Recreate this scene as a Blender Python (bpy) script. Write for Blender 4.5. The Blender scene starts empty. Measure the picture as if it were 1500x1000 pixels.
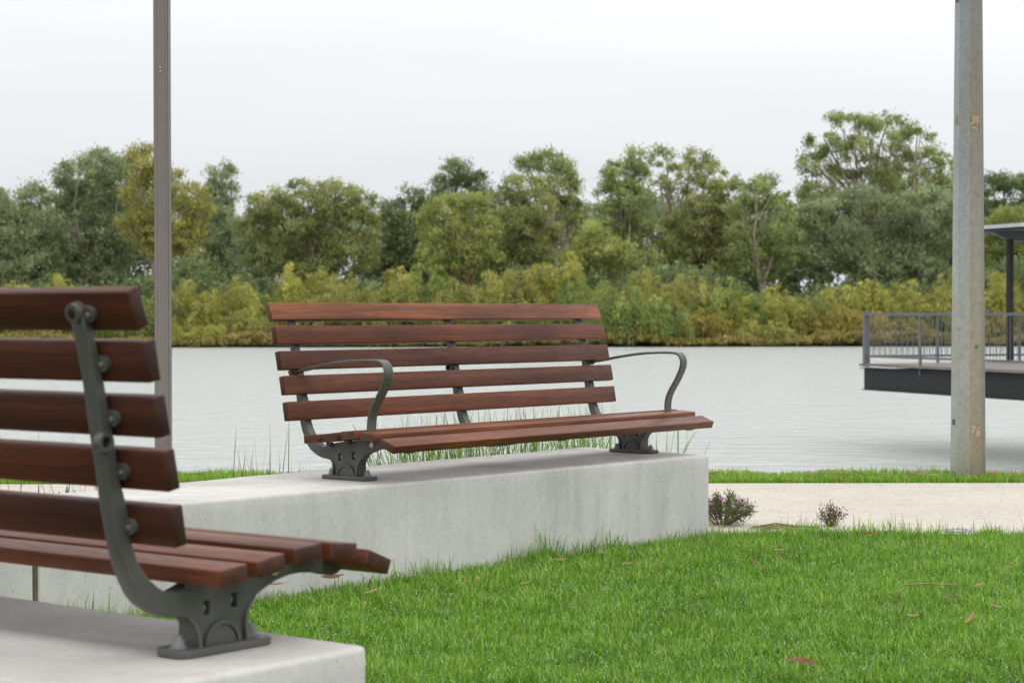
import bpy, bmesh, math, random
import numpy as np
from mathutils import Vector, Matrix

R = math.radians
rng = np.random.default_rng(7)
random.seed(7)
scene = bpy.context.scene
C = scene.collection

# ------------------------------------------------------------------ camera
H = 0.84                       # lens height above the lawn soil
F = 2965.4                     # focal length in pixels of the 1500 px wide photo
PITCH, ROLL = 0.0130, -0.0014
cam_d = bpy.data.cameras.new('camera')
cam_d.sensor_width = 36.0
cam_d.lens = F / 1500 * 36
cam_d.clip_start, cam_d.clip_end = 0.1, 8000
cam_d.dof.use_dof = True
cam_d.dof.focus_distance = 6.7
cam_d.dof.aperture_fstop = 9.0
cam = bpy.data.objects.new('camera', cam_d)
C.objects.link(cam)
cam.matrix_world = Matrix.Translation((0, 0, H)) @ (Matrix.Rotation(R(90) - PITCH, 4, 'X') @ Matrix.Rotation(ROLL, 4, 'Z'))
scene.camera = cam

# ------------------------------------------------------------------ world and sun
SUN_EL, SUN_AZ = R(55), R(150)          # azimuth clockwise from +Y: light from the right, a little behind the camera
w = bpy.data.worlds.new('World')
scene.world = w
w.use_nodes = True
nt = w.node_tree
nt.nodes.clear()
def N(nt, t, **kw):
    n = nt.nodes.new(t)
    for k, v in kw.items():
        if k.startswith('i_'):
            n.inputs[k[2:].replace('_', ' ')].default_value = v
        else:
            setattr(n, k, v)
    return n
def ramp(nt, stops, fac=None, interp='LINEAR'):
    n = nt.nodes.new('ShaderNodeValToRGB')
    n.color_ramp.interpolation = interp
    els = n.color_ramp.elements
    while len(els) < len(stops):
        els.new(0.5)
    for e, (p, c) in zip(els, stops):
        e.position = p
        e.color = (*c, 1) if len(c) == 3 else c
    if fac is not None:
        nt.links.new(fac, n.inputs[0])
    return n
def mix(nt, a, b, fac, blend='MIX'):
    n = nt.nodes.new('ShaderNodeMix')
    n.data_type = 'RGBA'
    n.blend_type = blend
    for sock, v in ((n.inputs[0], fac), (n.inputs[6], a), (n.inputs[7], b)):
        if hasattr(v, 'links') or hasattr(v, 'is_linked'):
            nt.links.new(v, sock)
        else:
            sock.default_value = v if not isinstance(v, tuple) or len(v) == 4 else (*v, 1)
    return n.outputs[2]

sky = N(nt, 'ShaderNodeTexSky', sky_type='NISHITA', sun_disc=False, sun_elevation=SUN_EL, sun_rotation=SUN_AZ)
sky.air_density, sky.dust_density = 1.0, 3.0
tc = N(nt, 'ShaderNodeTexCoord')
sep = N(nt, 'ShaderNodeSeparateXYZ')
nt.links.new(tc.outputs['Generated'], sep.inputs[0])
# cloud deck: pale blue grey low down, brighter overhead
grad = ramp(nt, [(0.0, (6.75, 6.9, 7.05)), (0.05, (7.0, 7.2, 7.42)), (0.10, (7.6, 7.78, 7.95)), (0.16, (8.9, 9.0, 9.05)), (0.4, (11.0, 10.9, 10.7)), (1.0, (13.2, 12.9, 12.4))], sep.outputs[2])
mp = N(nt, 'ShaderNodeMapping')
mp.inputs['Scale'].default_value = (1.6, 1.6, 9.0)
mp.inputs['Location'].default_value = (0.4, 0.0, 0.3)
nt.links.new(tc.outputs['Generated'], mp.inputs[0])
cn = N(nt, 'ShaderNodeTexNoise', i_Scale=1.5, i_Detail=4.0, i_Roughness=0.5)
nt.links.new(mp.outputs[0], cn.inputs['Vector'])
cr = ramp(nt, [(0.3, (0.94, 0.95, 0.965)), (0.62, (1.035, 1.035, 1.03))], cn.outputs[0])
cloud = mix(nt, grad.outputs[0], cr.outputs[0], 1.0, 'MULTIPLY')
# right side of the sky a little brighter
xr = N(nt, 'ShaderNodeMapRange')
xr.inputs[1].default_value, xr.inputs[2].default_value = -0.3, 0.3
xr.inputs[3].default_value, xr.inputs[4].default_value = 0.975, 1.07
nt.links.new(sep.outputs[0], xr.inputs[0])
cloud = mix(nt, cloud, xr.outputs[0], 1.0, 'MULTIPLY')
bg = N(nt, 'ShaderNodeBackground', i_Strength=0.1)
nt.links.new(mix(nt, cloud, sky.outputs[0], 0.05), bg.inputs[0])
out = N(nt, 'ShaderNodeOutputWorld')
nt.links.new(bg.outputs[0], out.inputs[0])

sl = bpy.data.lights.new('sun', 'SUN')
sl.energy, sl.angle, sl.color = 0.9, R(40), (1.0, 0.955, 0.89)
so = bpy.data.objects.new('sun', sl)
C.objects.link(so)
sd = Vector((math.sin(SUN_AZ) * math.cos(SUN_EL), math.cos(SUN_AZ) * math.cos(SUN_EL), math.sin(SUN_EL)))
so.rotation_euler = sd.to_track_quat('Z', 'Y').to_euler()
so.location = (20, -20, 30)

vs = scene.view_settings
vs.view_transform, vs.look, vs.exposure, vs.gamma = 'Standard', 'None', 0.2, 1.0
vs.use_curve_mapping = False

# ------------------------------------------------------------------ helpers
def at(px, py, Y):
    """world point on the photo ray (px, py) at distance Y"""
    return Vector(((px - 750) / F * Y, Y, H - (py - 461.4) / F * Y))

def tag(o, label=None, cat=None, group=None, kind=None):
    if label: o['label'] = label
    if cat: o['category'] = cat
    if group: o['group'] = group
    if kind: o['kind'] = kind
    return o

def empty(name, loc, rz=0):
    o = bpy.data.objects.new(name, None)
    o.empty_display_size = 0.2
    o.location = loc
    o.rotation_euler = (0, 0, rz)
    C.objects.link(o)
    return o

def link(name, me, m, parent=None, loc=None):
    o = bpy.data.objects.new(name, me)
    if m and len(me.materials) == 0: me.materials.append(m)
    if parent: o.parent = parent
    if loc is not None: o.location = loc
    C.objects.link(o)
    return o

def from_bm(name, bm, m, parent=None, smooth=False, loc=None):
    bmesh.ops.recalc_face_normals(bm, faces=bm.faces)
    me = bpy.data.meshes.new(name)
    bm.to_mesh(me)
    bm.free()
    if smooth:
        me.shade_smooth() if hasattr(me, 'shade_smooth') else None
    return link(name, me, m, parent, loc)

def prism(bm, poly, lo, hi, axes):
    """extrude a polygon; axes maps (u, v, w) -> xyz"""
    a = [bm.verts.new(axes(u, v, lo)) for u, v in poly]
    b = [bm.verts.new(axes(u, v, hi)) for u, v in poly]
    n = len(poly)
    fs = [bm.faces.new(a[::-1]), bm.faces.new(b)]
    for i in range(n):
        fs.append(bm.faces.new((a[i], a[(i + 1) % n], b[(i + 1) % n], b[i])))
    return fs

def bevel_all(bm, w, seg=2, angle=0.5):
    es = [e for e in bm.edges if len(e.link_faces) == 2 and e.calc_face_angle(0) > angle]
    bmesh.ops.bevel(bm, geom=es, offset=w, segments=seg, affect='EDGES', profile=0.5, clamp_overlap=True)

def cyl(bm, p, q, r0, r1=None, n=12, caps=True):
    p, q = Vector(p), Vector(q)
    r1 = r0 if r1 is None else r1
    d = (q - p).normalized()
    u = d.orthogonal().normalized()
    v = d.cross(u)
    A_ = [bm.verts.new(p + (u * math.cos(t) + v * math.sin(t)) * r0) for t in [2 * math.pi * i / n for i in range(n)]]
    B_ = [bm.verts.new(q + (u * math.cos(t) + v * math.sin(t)) * r1) for t in [2 * math.pi * i / n for i in range(n)]]
    for i in range(n):
        bm.faces.new((A_[i], A_[(i + 1) % n], B_[(i + 1) % n], B_[i]))
    if caps:
        bm.faces.new(A_[::-1])
        bm.faces.new(B_)

def tube(bm, pts, rad, n=8):
    pts = [Vector(p) for p in pts]
    rings = []
    u = None
    for i, p in enumerate(pts):
        d = (pts[min(i + 1, len(pts) - 1)] - pts[max(i - 1, 0)]).normalized()
        u = (d.orthogonal() if u is None else (u - d * u.dot(d))).normalized()
        v = d.cross(u)
        r = rad[i] if hasattr(rad, '__len__') else rad
        rings.append([bm.verts.new(p + (u * math.cos(2 * math.pi * k / n) + v * math.sin(2 * math.pi * k / n)) * r) for k in range(n)])
    for a, b in zip(rings, rings[1:]):
        for k in range(n):
            bm.faces.new((a[k], a[(k + 1) % n], b[(k + 1) % n], b[k]))
    bm.faces.new(rings[0][::-1])
    bm.faces.new(rings[-1])

def box(bm, lo, hi):
    return prism(bm, [(lo[0], lo[1]), (hi[0], lo[1]), (hi[0], hi[1]), (lo[0], hi[1])], lo[2], hi[2], lambda u, v, w_: (u, v, w_))

def np_mesh(name, verts, loops, totals, tone=None):
    me = bpy.data.meshes.new(name)
    nv, nl, nf = len(verts), len(loops), len(totals)
    me.vertices.add(nv)
    me.vertices.foreach_set('co', np.ascontiguousarray(verts, dtype=np.float32).ravel())
    me.loops.add(nl)
    me.loops.foreach_set('vertex_index', np.ascontiguousarray(loops, dtype=np.int32))
    me.polygons.add(nf)
    st = np.concatenate([[0], np.cumsum(totals)[:-1]]).astype(np.int32)
    me.polygons.foreach_set('loop_start', st)
    me.polygons.foreach_set('loop_total', np.ascontiguousarray(totals, dtype=np.int32))
    if tone is not None:
        at_ = me.attributes.new('tone', 'FLOAT', 'FACE')
        at_.data.foreach_set('value', np.ascontiguousarray(tone, dtype=np.float32))
    me.update(calc_edges=True)
    return me

def quads_mesh(name, c, d, wv, tone):
    """diamond leaves: centres c, half-length vectors d, half-width vectors wv"""
    n = len(c)
    v = np.empty((n, 4, 3), np.float32)
    v[:, 0] = c - d
    v[:, 1] = c + wv - d * 0.1
    v[:, 2] = c + d
    v[:, 3] = c - wv - d * 0.1
    return np_mesh(name, v.reshape(-1, 3), np.arange(4 * n), np.full(n, 4), tone)

def unit(v):
    return v / np.maximum(np.linalg.norm(v, axis=-1, keepdims=True), 1e-9)

# ------------------------------------------------------------------ materials
def mat(name):
    m = bpy.data.materials.new(name)
    m.use_nodes = True
    t = m.node_tree
    b = t.nodes['Principled BSDF']
    return m, t, b

def coords(t, scale=(1, 1, 1), kind='Object', offset=None):
    tc = t.nodes.new('ShaderNodeTexCoord')
    mp = t.nodes.new('ShaderNodeMapping')
    mp.inputs['Scale'].default_value = scale
    t.links.new(tc.outputs[kind], mp.inputs[0])
    if offset is not None:
        t.links.new(offset, mp.inputs['Location'])
    return mp.outputs[0]

def noise(t, vec, scale, detail=4, rough=0.55, dist=0.0):
    n = t.nodes.new('ShaderNodeTexNoise')
    n.inputs['Scale'].default_value = scale
    n.inputs['Detail'].default_value = detail
    n.inputs['Roughness'].default_value = rough
    n.inputs['Distortion'].default_value = dist
    t.links.new(vec, n.inputs['Vector'])
    return n.outputs[0]

def bump(t, b, h, strength=0.3, dist=0.01, normal=None):
    n = t.nodes.new('ShaderNodeBump')
    n.inputs['Strength'].default_value = strength
    n.inputs['Distance'].default_value = dist
    t.links.new(h, n.inputs['Height'])
    if normal: t.links.new(normal, n.inputs['Normal'])
    t.links.new(n.outputs[0], b.inputs['Normal'])
    return n.outputs[0]

def wood_mat():
    m, t, b = mat('oiled_hardwood')
    oi = t.nodes.new('ShaderNodeObjectInfo')
    mul = N(t, 'ShaderNodeVectorMath', operation='SCALE')
    comb = t.nodes.new('ShaderNodeCombineXYZ')
    for i in range(3): t.links.new(oi.outputs['Random'], comb.inputs[i])
    t.links.new(comb.outputs[0], mul.inputs[0])
    mul.inputs['Scale'].default_value = 37.0
    v1 = coords(t, (1.1, 42, 42), offset=mul.outputs[0])
    v2 = coords(t, (14, 300, 300), offset=mul.outputs[0])
    v3 = coords(t, (2.2, 5, 5), offset=mul.outputs[0])
    g1 = noise(t, v1, 1.0, 6, 0.66, 0.5)
    g2 = noise(t, v2, 1.0, 3, 0.6)
    g3 = noise(t, v3, 1.0, 3, 0.5)
    c1 = ramp(t, [(0.20, (0.062, 0.0190, 0.0105)), (0.44, (0.092, 0.0280, 0.0135)), (0.6, (0.140, 0.043, 0.0180)), (0.80, (0.195, 0.070, 0.028))], g1)
    c2 = ramp(t, [(0.36, (0.50, 0.45, 0.42)), (0.5, (1, 1, 1)), (0.72, (1.25, 1.2, 1.15))], g2)
    c3 = ramp(t, [(0.3, (0.62, 0.60, 0.62)), (0.7, (1.25, 1.28, 1.26))], g3)
    c = mix(t, c1.outputs[0], c2.outputs[0], 0.55, 'MULTIPLY')
    c = mix(t, c, c3.outputs[0], 1.0, 'MULTIPLY')
    c = mix(t, c, oi.outputs['Color'], 1.0, 'MULTIPLY')
    # end grain is darker and greyer
    tcn = t.nodes.new('ShaderNodeTexCoord'); sx = t.nodes.new('ShaderNodeSeparateXYZ'); ab = N(t, 'ShaderNodeMath', operation='ABSOLUTE')
    t.links.new(tcn.outputs['Normal'], sx.inputs[0]); t.links.new(sx.outputs[0], ab.inputs[0])
    er = ramp(t, [(0.75, (1, 1, 1)), (0.95, (0.52, 0.72, 0.95))], ab.outputs[0])
    c = mix(t, c, er.outputs[0], 1.0, 'MULTIPLY')
    t.links.new(c, b.inputs['Base Color'])
    rr = ramp(t, [(0.3, (0.55,) * 3), (0.7, (0.36,) * 3)], g2)
    t.links.new(rr.outputs[0], b.inputs['Roughness'])
    b.inputs['Specular IOR Level'].default_value = 0.33
    bump(t, b, g2, 0.35, 0.0012)
    return m
M_wood = wood_mat()

def metal_paint(name, col, rough, spec=0.5, var=0.12, scale=14):
    m, t, b = mat(name)
    v = coords(t)
    n = noise(t, v, scale, 5, 0.6)
    lo = tuple(x * (1 - var) for x in col)
    hi = tuple(x * (1 + var) for x in col)
    t.links.new(ramp(t, [(0.3, lo), (0.7, hi)], n).outputs[0], b.inputs['Base Color'])
    t.links.new(ramp(t, [(0.3, (rough * 0.85,) * 3), (0.7, (rough * 1.2,) * 3)], n).outputs[0], b.inputs['Roughness'])
    b.inputs['Specular IOR Level'].default_value = spec
    f = noise(t, v, 900, 2)
    bump(t, b, f, 0.12, 0.0006)
    return m
M_frame = metal_paint('grey_powdercoat', (0.082, 0.085, 0.077), 0.36)
M_dark = metal_paint('charcoal_paint', (0.020, 0.020, 0.022), 0.6, 0.3)
M_rail = metal_paint('blue_grey_rail_paint', (0.115, 0.124, 0.138), 0.4)
M_postbronze = metal_paint('bronze_grey_anodised', (0.178, 0.164, 0.153), 0.40, 0.5, 0.05, 5)
M_roofmetal = metal_paint('pale_roof_metal', (0.52, 0.53, 0.55), 0.45)
M_zinc = metal_paint('zinc_bolt', (0.24, 0.26, 0.27), 0.45)
m, t, b = mat('steel_screw')
b.inputs['Base Color'].default_value = (0.55, 0.50, 0.42, 1)
b.inputs['Metallic'].default_value = 0.8
b.inputs['Roughness'].default_value = 0.38
M_steel = m
M_hole = metal_paint('socket_dark', (0.012, 0.012, 0.012), 0.7, 0.2)

def concrete_mat():
    m, t, b = mat('smooth_grey_concrete')
    v = coords(t)
    big = noise(t, v, 1.6, 6, 0.62, 0.4)
    mid = noise(t, coords(t, (5, 5, 1.1)), 1.6, 6, 0.65, 0.3)
    fine = noise(t, v, 60, 5, 0.7)
    c = ramp(t, [(0.28, (0.495, 0.495, 0.490)), (0.5, (0.565, 0.565, 0.560)), (0.72, (0.625, 0.623, 0.618))], big).outputs[0]
    c = mix(t, c, ramp(t, [(0.28, (0.70, 0.70, 0.68)), (0.45, (0.93, 0.93, 0.92)), (0.62, (1.04, 1.04, 1.04))], mid).outputs[0], 0.66, 'MULTIPLY')
    c = mix(t, c, ramp(t, [(0.3, (0.86, 0.86, 0.85)), (0.7, (1.08, 1.08, 1.08))], fine).outputs[0], 0.7, 'MULTIPLY')
    # browner blotches on the upper faces
    geo = t.nodes.new('ShaderNodeNewGeometry')
    sp = t.nodes.new('ShaderNodeSeparateXYZ')
    t.links.new(geo.outputs['Normal'], sp.inputs[0])
    st = noise(t, coords(t, (1.0, 1.6, 1)), 1.7, 6, 0.62, 0.5)
    sr = ramp(t, [(0.42, (0, 0, 0)), (0.70, (0.60,) * 3)], st)
    up = ramp(t, [(0.6, (0, 0, 0)), (0.95, (1, 1, 1))], sp.outputs[2])
    f = mix(t, sr.outputs[0], up.outputs[0], 1.0, 'MULTIPLY')
    c = mix(t, c, (0.40, 0.365, 0.335), f)
    # pin holes
    vo = t.nodes.new('ShaderNodeTexVoronoi')
    vo.inputs['Scale'].default_value = 34
    t.links.new(v, vo.inputs['Vector'])
    ph = ramp(t, [(0.05, (0, 0, 0)), (0.10, (1, 1, 1))], vo.outputs['Distance'])
    pk = ramp(t, [(0.55, (1, 1, 1)), (0.62, (0, 0, 0))], noise(t, v, 7, 3))
    hole = mix(t, (1, 1, 1, 1), ph.outputs[0], pk.outputs[0])
    c = mix(t, c, hole, 0.45, 'MULTIPLY')
    t.links.new(c, b.inputs['Base Color'])
    b.inputs['Roughness'].default_value = 0.8
    b.inputs['Specular IOR Level'].default_value = 0.3
    n1 = bump(t, b, fine, 0.25, 0.003)
    bump(t, b, hole, 0.3, 0.003, n1)
    return m
M_conc = concrete_mat()

def leaf_mat(name, stops, trans=0.3, rough=0.5, spec=0.35, transcol=(0.12, 0.22, 0.02)):
    m, t, b = mat(name)
    a = t.nodes.new('ShaderNodeAttribute')
    a.attribute_name = 'tone'
    r = ramp(t, stops, a.outputs['Fac'])
    t.links.new(r.outputs[0], b.inputs['Base Color'])
    b.inputs['Roughness'].default_value = rough
    b.inputs['Specular IOR Level'].default_value = spec
    tr = t.nodes.new('ShaderNodeBsdfTranslucent')
    t.links.new(mix(t, r.outputs[0], (*transcol, 1), 0.35), tr.inputs[0])
    ms = t.nodes.new('ShaderNodeMixShader')
    ms.inputs[0].default_value = trans
    t.links.new(b.outputs[0], ms.inputs[1])
    t.links.new(tr.outputs[0], ms.inputs[2])
    t.links.new(ms.outputs[0], t.nodes['Material Output'].inputs[0])
    return m
M_grass = leaf_mat('lawn_blades', [(0.0, (0.055, 0.150, 0.006)), (0.45, (0.140, 0.310, 0.022)), (0.8, (0.225, 0.435, 0.035)), (0.92, (0.32, 0.48, 0.06)), (1.0, (0.48, 0.39, 0.17))], 0.32, 0.26, 0.62, (0.26, 0.53, 0.02))
M_reed = leaf_mat('tuft_blades', [(0.0, (0.12, 0.24, 0.04)), (0.6, (0.24, 0.40, 0.075)), (1.0, (0.42, 0.46, 0.18))], 0.3, 0.4, 0.4, (0.2, 0.35, 0.05))
M_rush = leaf_mat('dry_rush_stems', [(0.0, (0.05, 0.045, 0.025)), (0.6, (0.14, 0.11, 0.06)), (1.0, (0.42, 0.34, 0.20))], 0.1, 0.6, 0.2)
GUM = {
    'grey': [(0.0, (0.030, 0.045, 0.024)), (0.5, (0.075, 0.100, 0.052)), (1.0, (0.16, 0.19, 0.105))],
    'olive': [(0.0, (0.034, 0.045, 0.017)), (0.5, (0.092, 0.112, 0.042)), (1.0, (0.19, 0.21, 0.085))],
    'green': [(0.0, (0.030, 0.046, 0.018)), (0.5, (0.084, 0.112, 0.042)), (1.0, (0.18, 0.215, 0.08))],
    'dark': [(0.0, (0.018, 0.030, 0.014)), (0.5, (0.046, 0.066, 0.030)), (1.0, (0.10, 0.13, 0.055))],
    'yellow': [(0.0, (0.05, 0.058, 0.018)), (0.5, (0.137, 0.140, 0.040)), (1.0, (0.285, 0.255, 0.075))],
    'light': [(0.0, (0.050, 0.072, 0.024)), (0.5, (0.128, 0.163, 0.050)), (1.0, (0.23, 0.265, 0.085))],
    'willow_yellow': [(0.0, (0.060, 0.075, 0.022)), (0.5, (0.180, 0.188, 0.056)), (1.0, (0.33, 0.31, 0.095))],
    'willow_green': [(0.0, (0.034, 0.058, 0.024)), (0.5, (0.094, 0.132, 0.048)), (1.0, (0.20, 0.23, 0.08))],
    'willow_olive': [(0.0, (0.048, 0.062, 0.022)), (0.5, (0.142, 0.158, 0.056)), (1.0, (0.26, 0.255, 0.09))],
    'willow_rust': [(0.0, (0.070, 0.066, 0.022)), (0.5, (0.18, 0.160, 0.050)), (1.0, (0.31, 0.25, 0.085))],
    'scrub': [(0.0, (0.020, 0.026, 0.014)), (0.5, (0.050, 0.058, 0.030)), (1.0, (0.12, 0.11, 0.065))],
    'shore': [(0.0, (0.09, 0.10, 0.025)), (0.5, (0.20, 0.19, 0.055)), (1.0, (0.33, 0.27, 0.11))],
}
GAIN = {'scrub': 3.0, 'dark': 3.1, 'grey': 2.9, 'olive': 2.6, 'green': 2.8, 'light': 2.3, 'yellow': 2.2, 'shore': 1.25, 'willow_yellow': 1.75, 'willow_rust': 1.7, 'willow_green': 2.0, 'willow_olive': 1.85}
M_leaf = {}
for k, s in GUM.items():
    s = [(p, tuple(min(0.6, x * GAIN.get(k, 1.7) * g) for x, g in zip(c, (1.20, 1.15, 0.92) if 'willow' in k else (1.12, 1.06, 1.04)))) for p, c in s]
    M_leaf[k] = leaf_mat(k + '_foliage', s, 0.34, 0.5, 0.3, tuple(1.3 * x for x in s[2][1]))

def bark_mat(name, a, c):
    m, t, b = mat(name)
    n = noise(t, coords(t, (1, 1, 0.35)), 2.2, 6, 0.65)
    t.links.new(ramp(t, [(0.35, a), (0.65, c)], n).outputs[0], b.inputs['Base Color'])
    b.inputs['Roughness'].default_value = 0.85
    return m
M_bark_pale = bark_mat('pale_gum_bark', (0.17, 0.125, 0.09), (0.46, 0.40, 0.33))
M_bark_dark = bark_mat('grey_brown_bark', (0.05, 0.038, 0.028), (0.19, 0.15, 0.12))
M_bark_orange = bark_mat('tan_gum_bark', (0.16, 0.095, 0.055), (0.40, 0.27, 0.17))

# ------------------------------------------------------------------ the setting
WATER_Z = H - 2.6
def ground_mat():
    m, t, b = mat('soil_and_turf')
    v = coords(t)
    n = noise(t, v, 3.0, 6, 0.65)
    f = noise(t, v, 45, 5, 0.7)
    c = ramp(t, [(0.3, (0.030, 0.050, 0.012)), (0.7, (0.065, 0.105, 0.022))], n).outputs[0]
    c = mix(t, c, ramp(t, [(0.3, (0.6, 0.55, 0.5)), (0.7, (1.3, 1.3, 1.2))], f).outputs[0], 1.0, 'MULTIPLY')
    t.links.new(c, b.inputs['Base Color'])
    b.inputs['Roughness'].default_value = 0.95
    bump(t, b, f, 0.6, 0.02)
    return m
M_ground = ground_mat()
ys = [-400, -60, -10, 0, 4, 8, 10, 10.46, 10.7, 11.5, 13.5, 18, 60, 140, 163.5, 165.2, 168, 175, 200, 260, 600, 4000]
zs = [0, 0, 0, 0, 0, 0, 0, 0, -0.08, -0.6, -1.7, -2.6, -4, -4, -2.6, WATER_Z + 0.02, WATER_Z + 0.35, WATER_Z + 0.8, WATER_Z + 1.5, WATER_Z + 2.5, WATER_Z + 3, WATER_Z + 3]
xs = [-3000, -600, -200, -80, -40, -15, -6, 0, 6, 15, 40, 80, 200, 600, 3000]
bm = bmesh.new()
g = [[bm.verts.new((x, y, z)) for x in xs] for y, z in zip(ys, zs)]
for a, c in zip(g, g[1:]):
    for i in range(len(xs) - 1):
        bm.faces.new((a[i], a[i + 1], c[i + 1], c[i]))
tag(from_bm('ground', bm, M_ground), kind='structure')

def water_mat():
    m, t, b = mat('rippled_river_water')
    b.inputs['Base Color'].default_value = (0.56, 0.60, 0.61, 1)
    # silt-laden water scatters light below the surface
    b.subsurface_method = 'BURLEY'
    b.inputs['Subsurface Weight'].default_value = 1.0
    b.inputs['Subsurface Radius'].default_value = (1, 1, 1)
    b.inputs['Subsurface Scale'].default_value = 6.0
    b.inputs['Roughness'].default_value = 0.10
    b.inputs['IOR'].default_value = 1.6
    n1 = noise(t, coords(t, (0.5, 1.0, 1)), 1.9, 5, 0.6, 0.3)
    n2 = noise(t, coords(t, (1.2, 1.6, 1)), 3.6, 4, 0.6, 0.2)
    n3 = noise(t, coords(t, (0.02, 0.06, 1)), 1.0, 3, 0.5)
    bb = bump(t, b, n1, 1.0, 0.40)
    bump(t, b, n2, 0.8, 0.07, bb)
    b.inputs['Roughness'].default_value = 0.17
    return m
bm = bmesh.new()
bm.faces.new([bm.verts.new(p) for p in ((-900, 12.0, WATER_Z), (900, 12.0, WATER_Z), (900, 167, WATER_Z), (-900, 167, WATER_Z))])
tag(from_bm('river_water', bm, water_mat()), kind='structure')

def path_mat():
    m, t, b = mat('pale_exposed_aggregate')
    v = coords(t)
    f = noise(t, coords(t, (1, 0.35, 1)), 95, 3, 0.75)
    n = noise(t, v, 1.1, 5, 0.6)
    c = ramp(t, [(0.3, (0.47, 0.435, 0.385)), (0.7, (0.56, 0.525, 0.475))], n).outputs[0]
    c = mix(t, c, ramp(t, [(0.32, (0.66, 0.60, 0.55)), (0.46, (1, 1, 1)), (0.7, (1.1, 1.1, 1.1))], f).outputs[0], 0.9, 'MULTIPLY')
    sp = noise(t, coords(t, (6, 22, 1)), 1.0, 3, 0.6)
    c = mix(t, c, ramp(t, [(0.60, (1, 1, 1)), (0.70, (0.60, 0.48, 0.38))], sp).outputs[0], 0.7, 'MULTIPLY')
    t.links.new(c, b.inputs['Base Color'])
    b.inputs['Roughness'].default_value = 0.85
    bump(t, b, f, 0.3, 0.003)
    return m
bm = bmesh.new()
box(bm, (-60, 7.62, -0.1), (60, 10.03, 0.006))
tag(from_bm('path', bm, path_mat()), kind='structure')

# garden bed soil between the wall and the path
def soil_mat():
    m, t, b = mat('garden_soil')
    n = noise(t, coords(t), 18, 6, 0.7)
    t.links.new(ramp(t, [(0.3, (0.035, 0.024, 0.016)), (0.7, (0.13, 0.095, 0.065))], n).outputs[0], b.inputs['Base Color'])
    b.inputs['Roughness'].default_value = 0.95
    bump(t, b, n, 0.8, 0.03)
    return m
M_soil = soil_mat()
bm = bmesh.new()
bm.faces.new([bm.verts.new(p) for p in ((-6, 5.0, 0.004), (-2.6, 4.4, 0.004), (0.35, 7.56, 0.004), (1.2, 7.56, 0.004), (1.2, 7.615, 0.004), (-6, 7.615, 0.004))])
tag(from_bm('garden_bed_soil', bm, M_soil), kind='structure')

# ------------------------------------------------------------------ walls and benches: common frames
TH = R(38.3233)
A = Vector((math.sin(TH), math.cos(TH), 0)); B = Vector((math.cos(TH), -math.sin(TH), 0))
AN = Vector((-math.cos(TH), math.sin(TH), 0)); BN = Vector((math.sin(TH), math.cos(TH), 0))
FO = Vector((-0.7101, 6.4530, 0.505)); NO = Vector((-0.4755, 2.9626, 0.505))
WT = 0.318                                     # wall top
def fpt(a, b_, z=0.0): return Vector((FO.x, FO.y, 0)) + A * a + B * b_ + Vector((0, 0, z))
def npt(a, b_, z=0.0): return Vector((NO.x, NO.y, 0)) + AN * a + BN * b_ + Vector((0, 0, z))
def bfront(a): return 0.366 + 0.0457 * a

def wall_seg(name, pts, parent, top=WT):
    bm = bmesh.new()
    o = pts[0]
    loc = parent.location
    prism(bm, [(p.x - loc.x, p.y - loc.y) for p in pts], -0.15, top, lambda u, v, w_: (u, v, w_))
    bmesh.ops.recalc_face_normals(bm, faces=bm.faces)
    bevel_all(bm, 0.011, 3)
    # a little unevenness of the cast edges
    bmesh.ops.subdivide_edges(bm, edges=[e for e in bm.edges if e.calc_length() > 0.3], cuts=14, use_grid_fill=True)
    from mathutils import noise as mn
    for v in bm.verts:
        p = v.co + loc
        v.co += v.normal * 0.0022 * mn.noise(p * 4.5)
    ob = from_bm(name, bm, M_conc, parent)
    for p in ob.data.polygons: p.use_smooth = True
    ob.data.set_sharp_from_angle(angle=R(40))
    return ob

fw = empty('concrete_seat_wall', fpt(0.4, 0.1, 0))
tag(fw, 'long pale concrete seat wall under the bench with armrests, bordering the lawn', 'wall', 'concrete seat walls around the lawn')
# the joint seen under the near bench's seat
k = (52 - 750) / F
aj = -1.2
for _ in range(50):
    p = fpt(aj, bfront(aj))
    aj -= (p.x - k * p.y) * 0.6 if False else (p.x - k * p.y) * 0.9
gj = 0.007
wall_seg('wall_section', [fpt(aj + gj, bfront(aj)), fpt(1.772, 0.447), fpt(1.850, -0.19), fpt(aj + gj, -0.19)], fw)
wall_seg('wall_section', [fpt(-3.2, bfront(-3.2)), fpt(aj - gj, bfront(aj)), fpt(aj - gj, -0.19), fpt(-3.2, -0.19)], fw)
bm = bmesh.new()
loc = fw.location
prism(bm, [((q - loc).x, (q - loc).y) for q in (fpt(aj - gj, bfront(aj) - 0.004), fpt(aj + gj, bfront(aj) - 0.004), fpt(aj + gj, -0.18), fpt(aj - gj, -0.18))], -0.1, WT - 0.006, lambda u, v, w_: (u, v, w_))
from_bm('joint_sealant', bm, metal_paint('brown_joint_filler', (0.13, 0.105, 0.085), 0.9, 0.1, 0.4, 60), fw)
nw = empty('concrete_seat_wall', npt(0.6, 0.1, 0))
tag(nw, 'nearest concrete seat wall, cut by the bottom edge of the photo, under the armless bench', 'wall', 'concrete seat walls around the lawn')
wall_seg('wall_section', [npt(-0.053, -0.20), npt(-0.045, 0.342), npt(2.18, 0.342), npt(2.18, -0.20)], nw)

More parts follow.
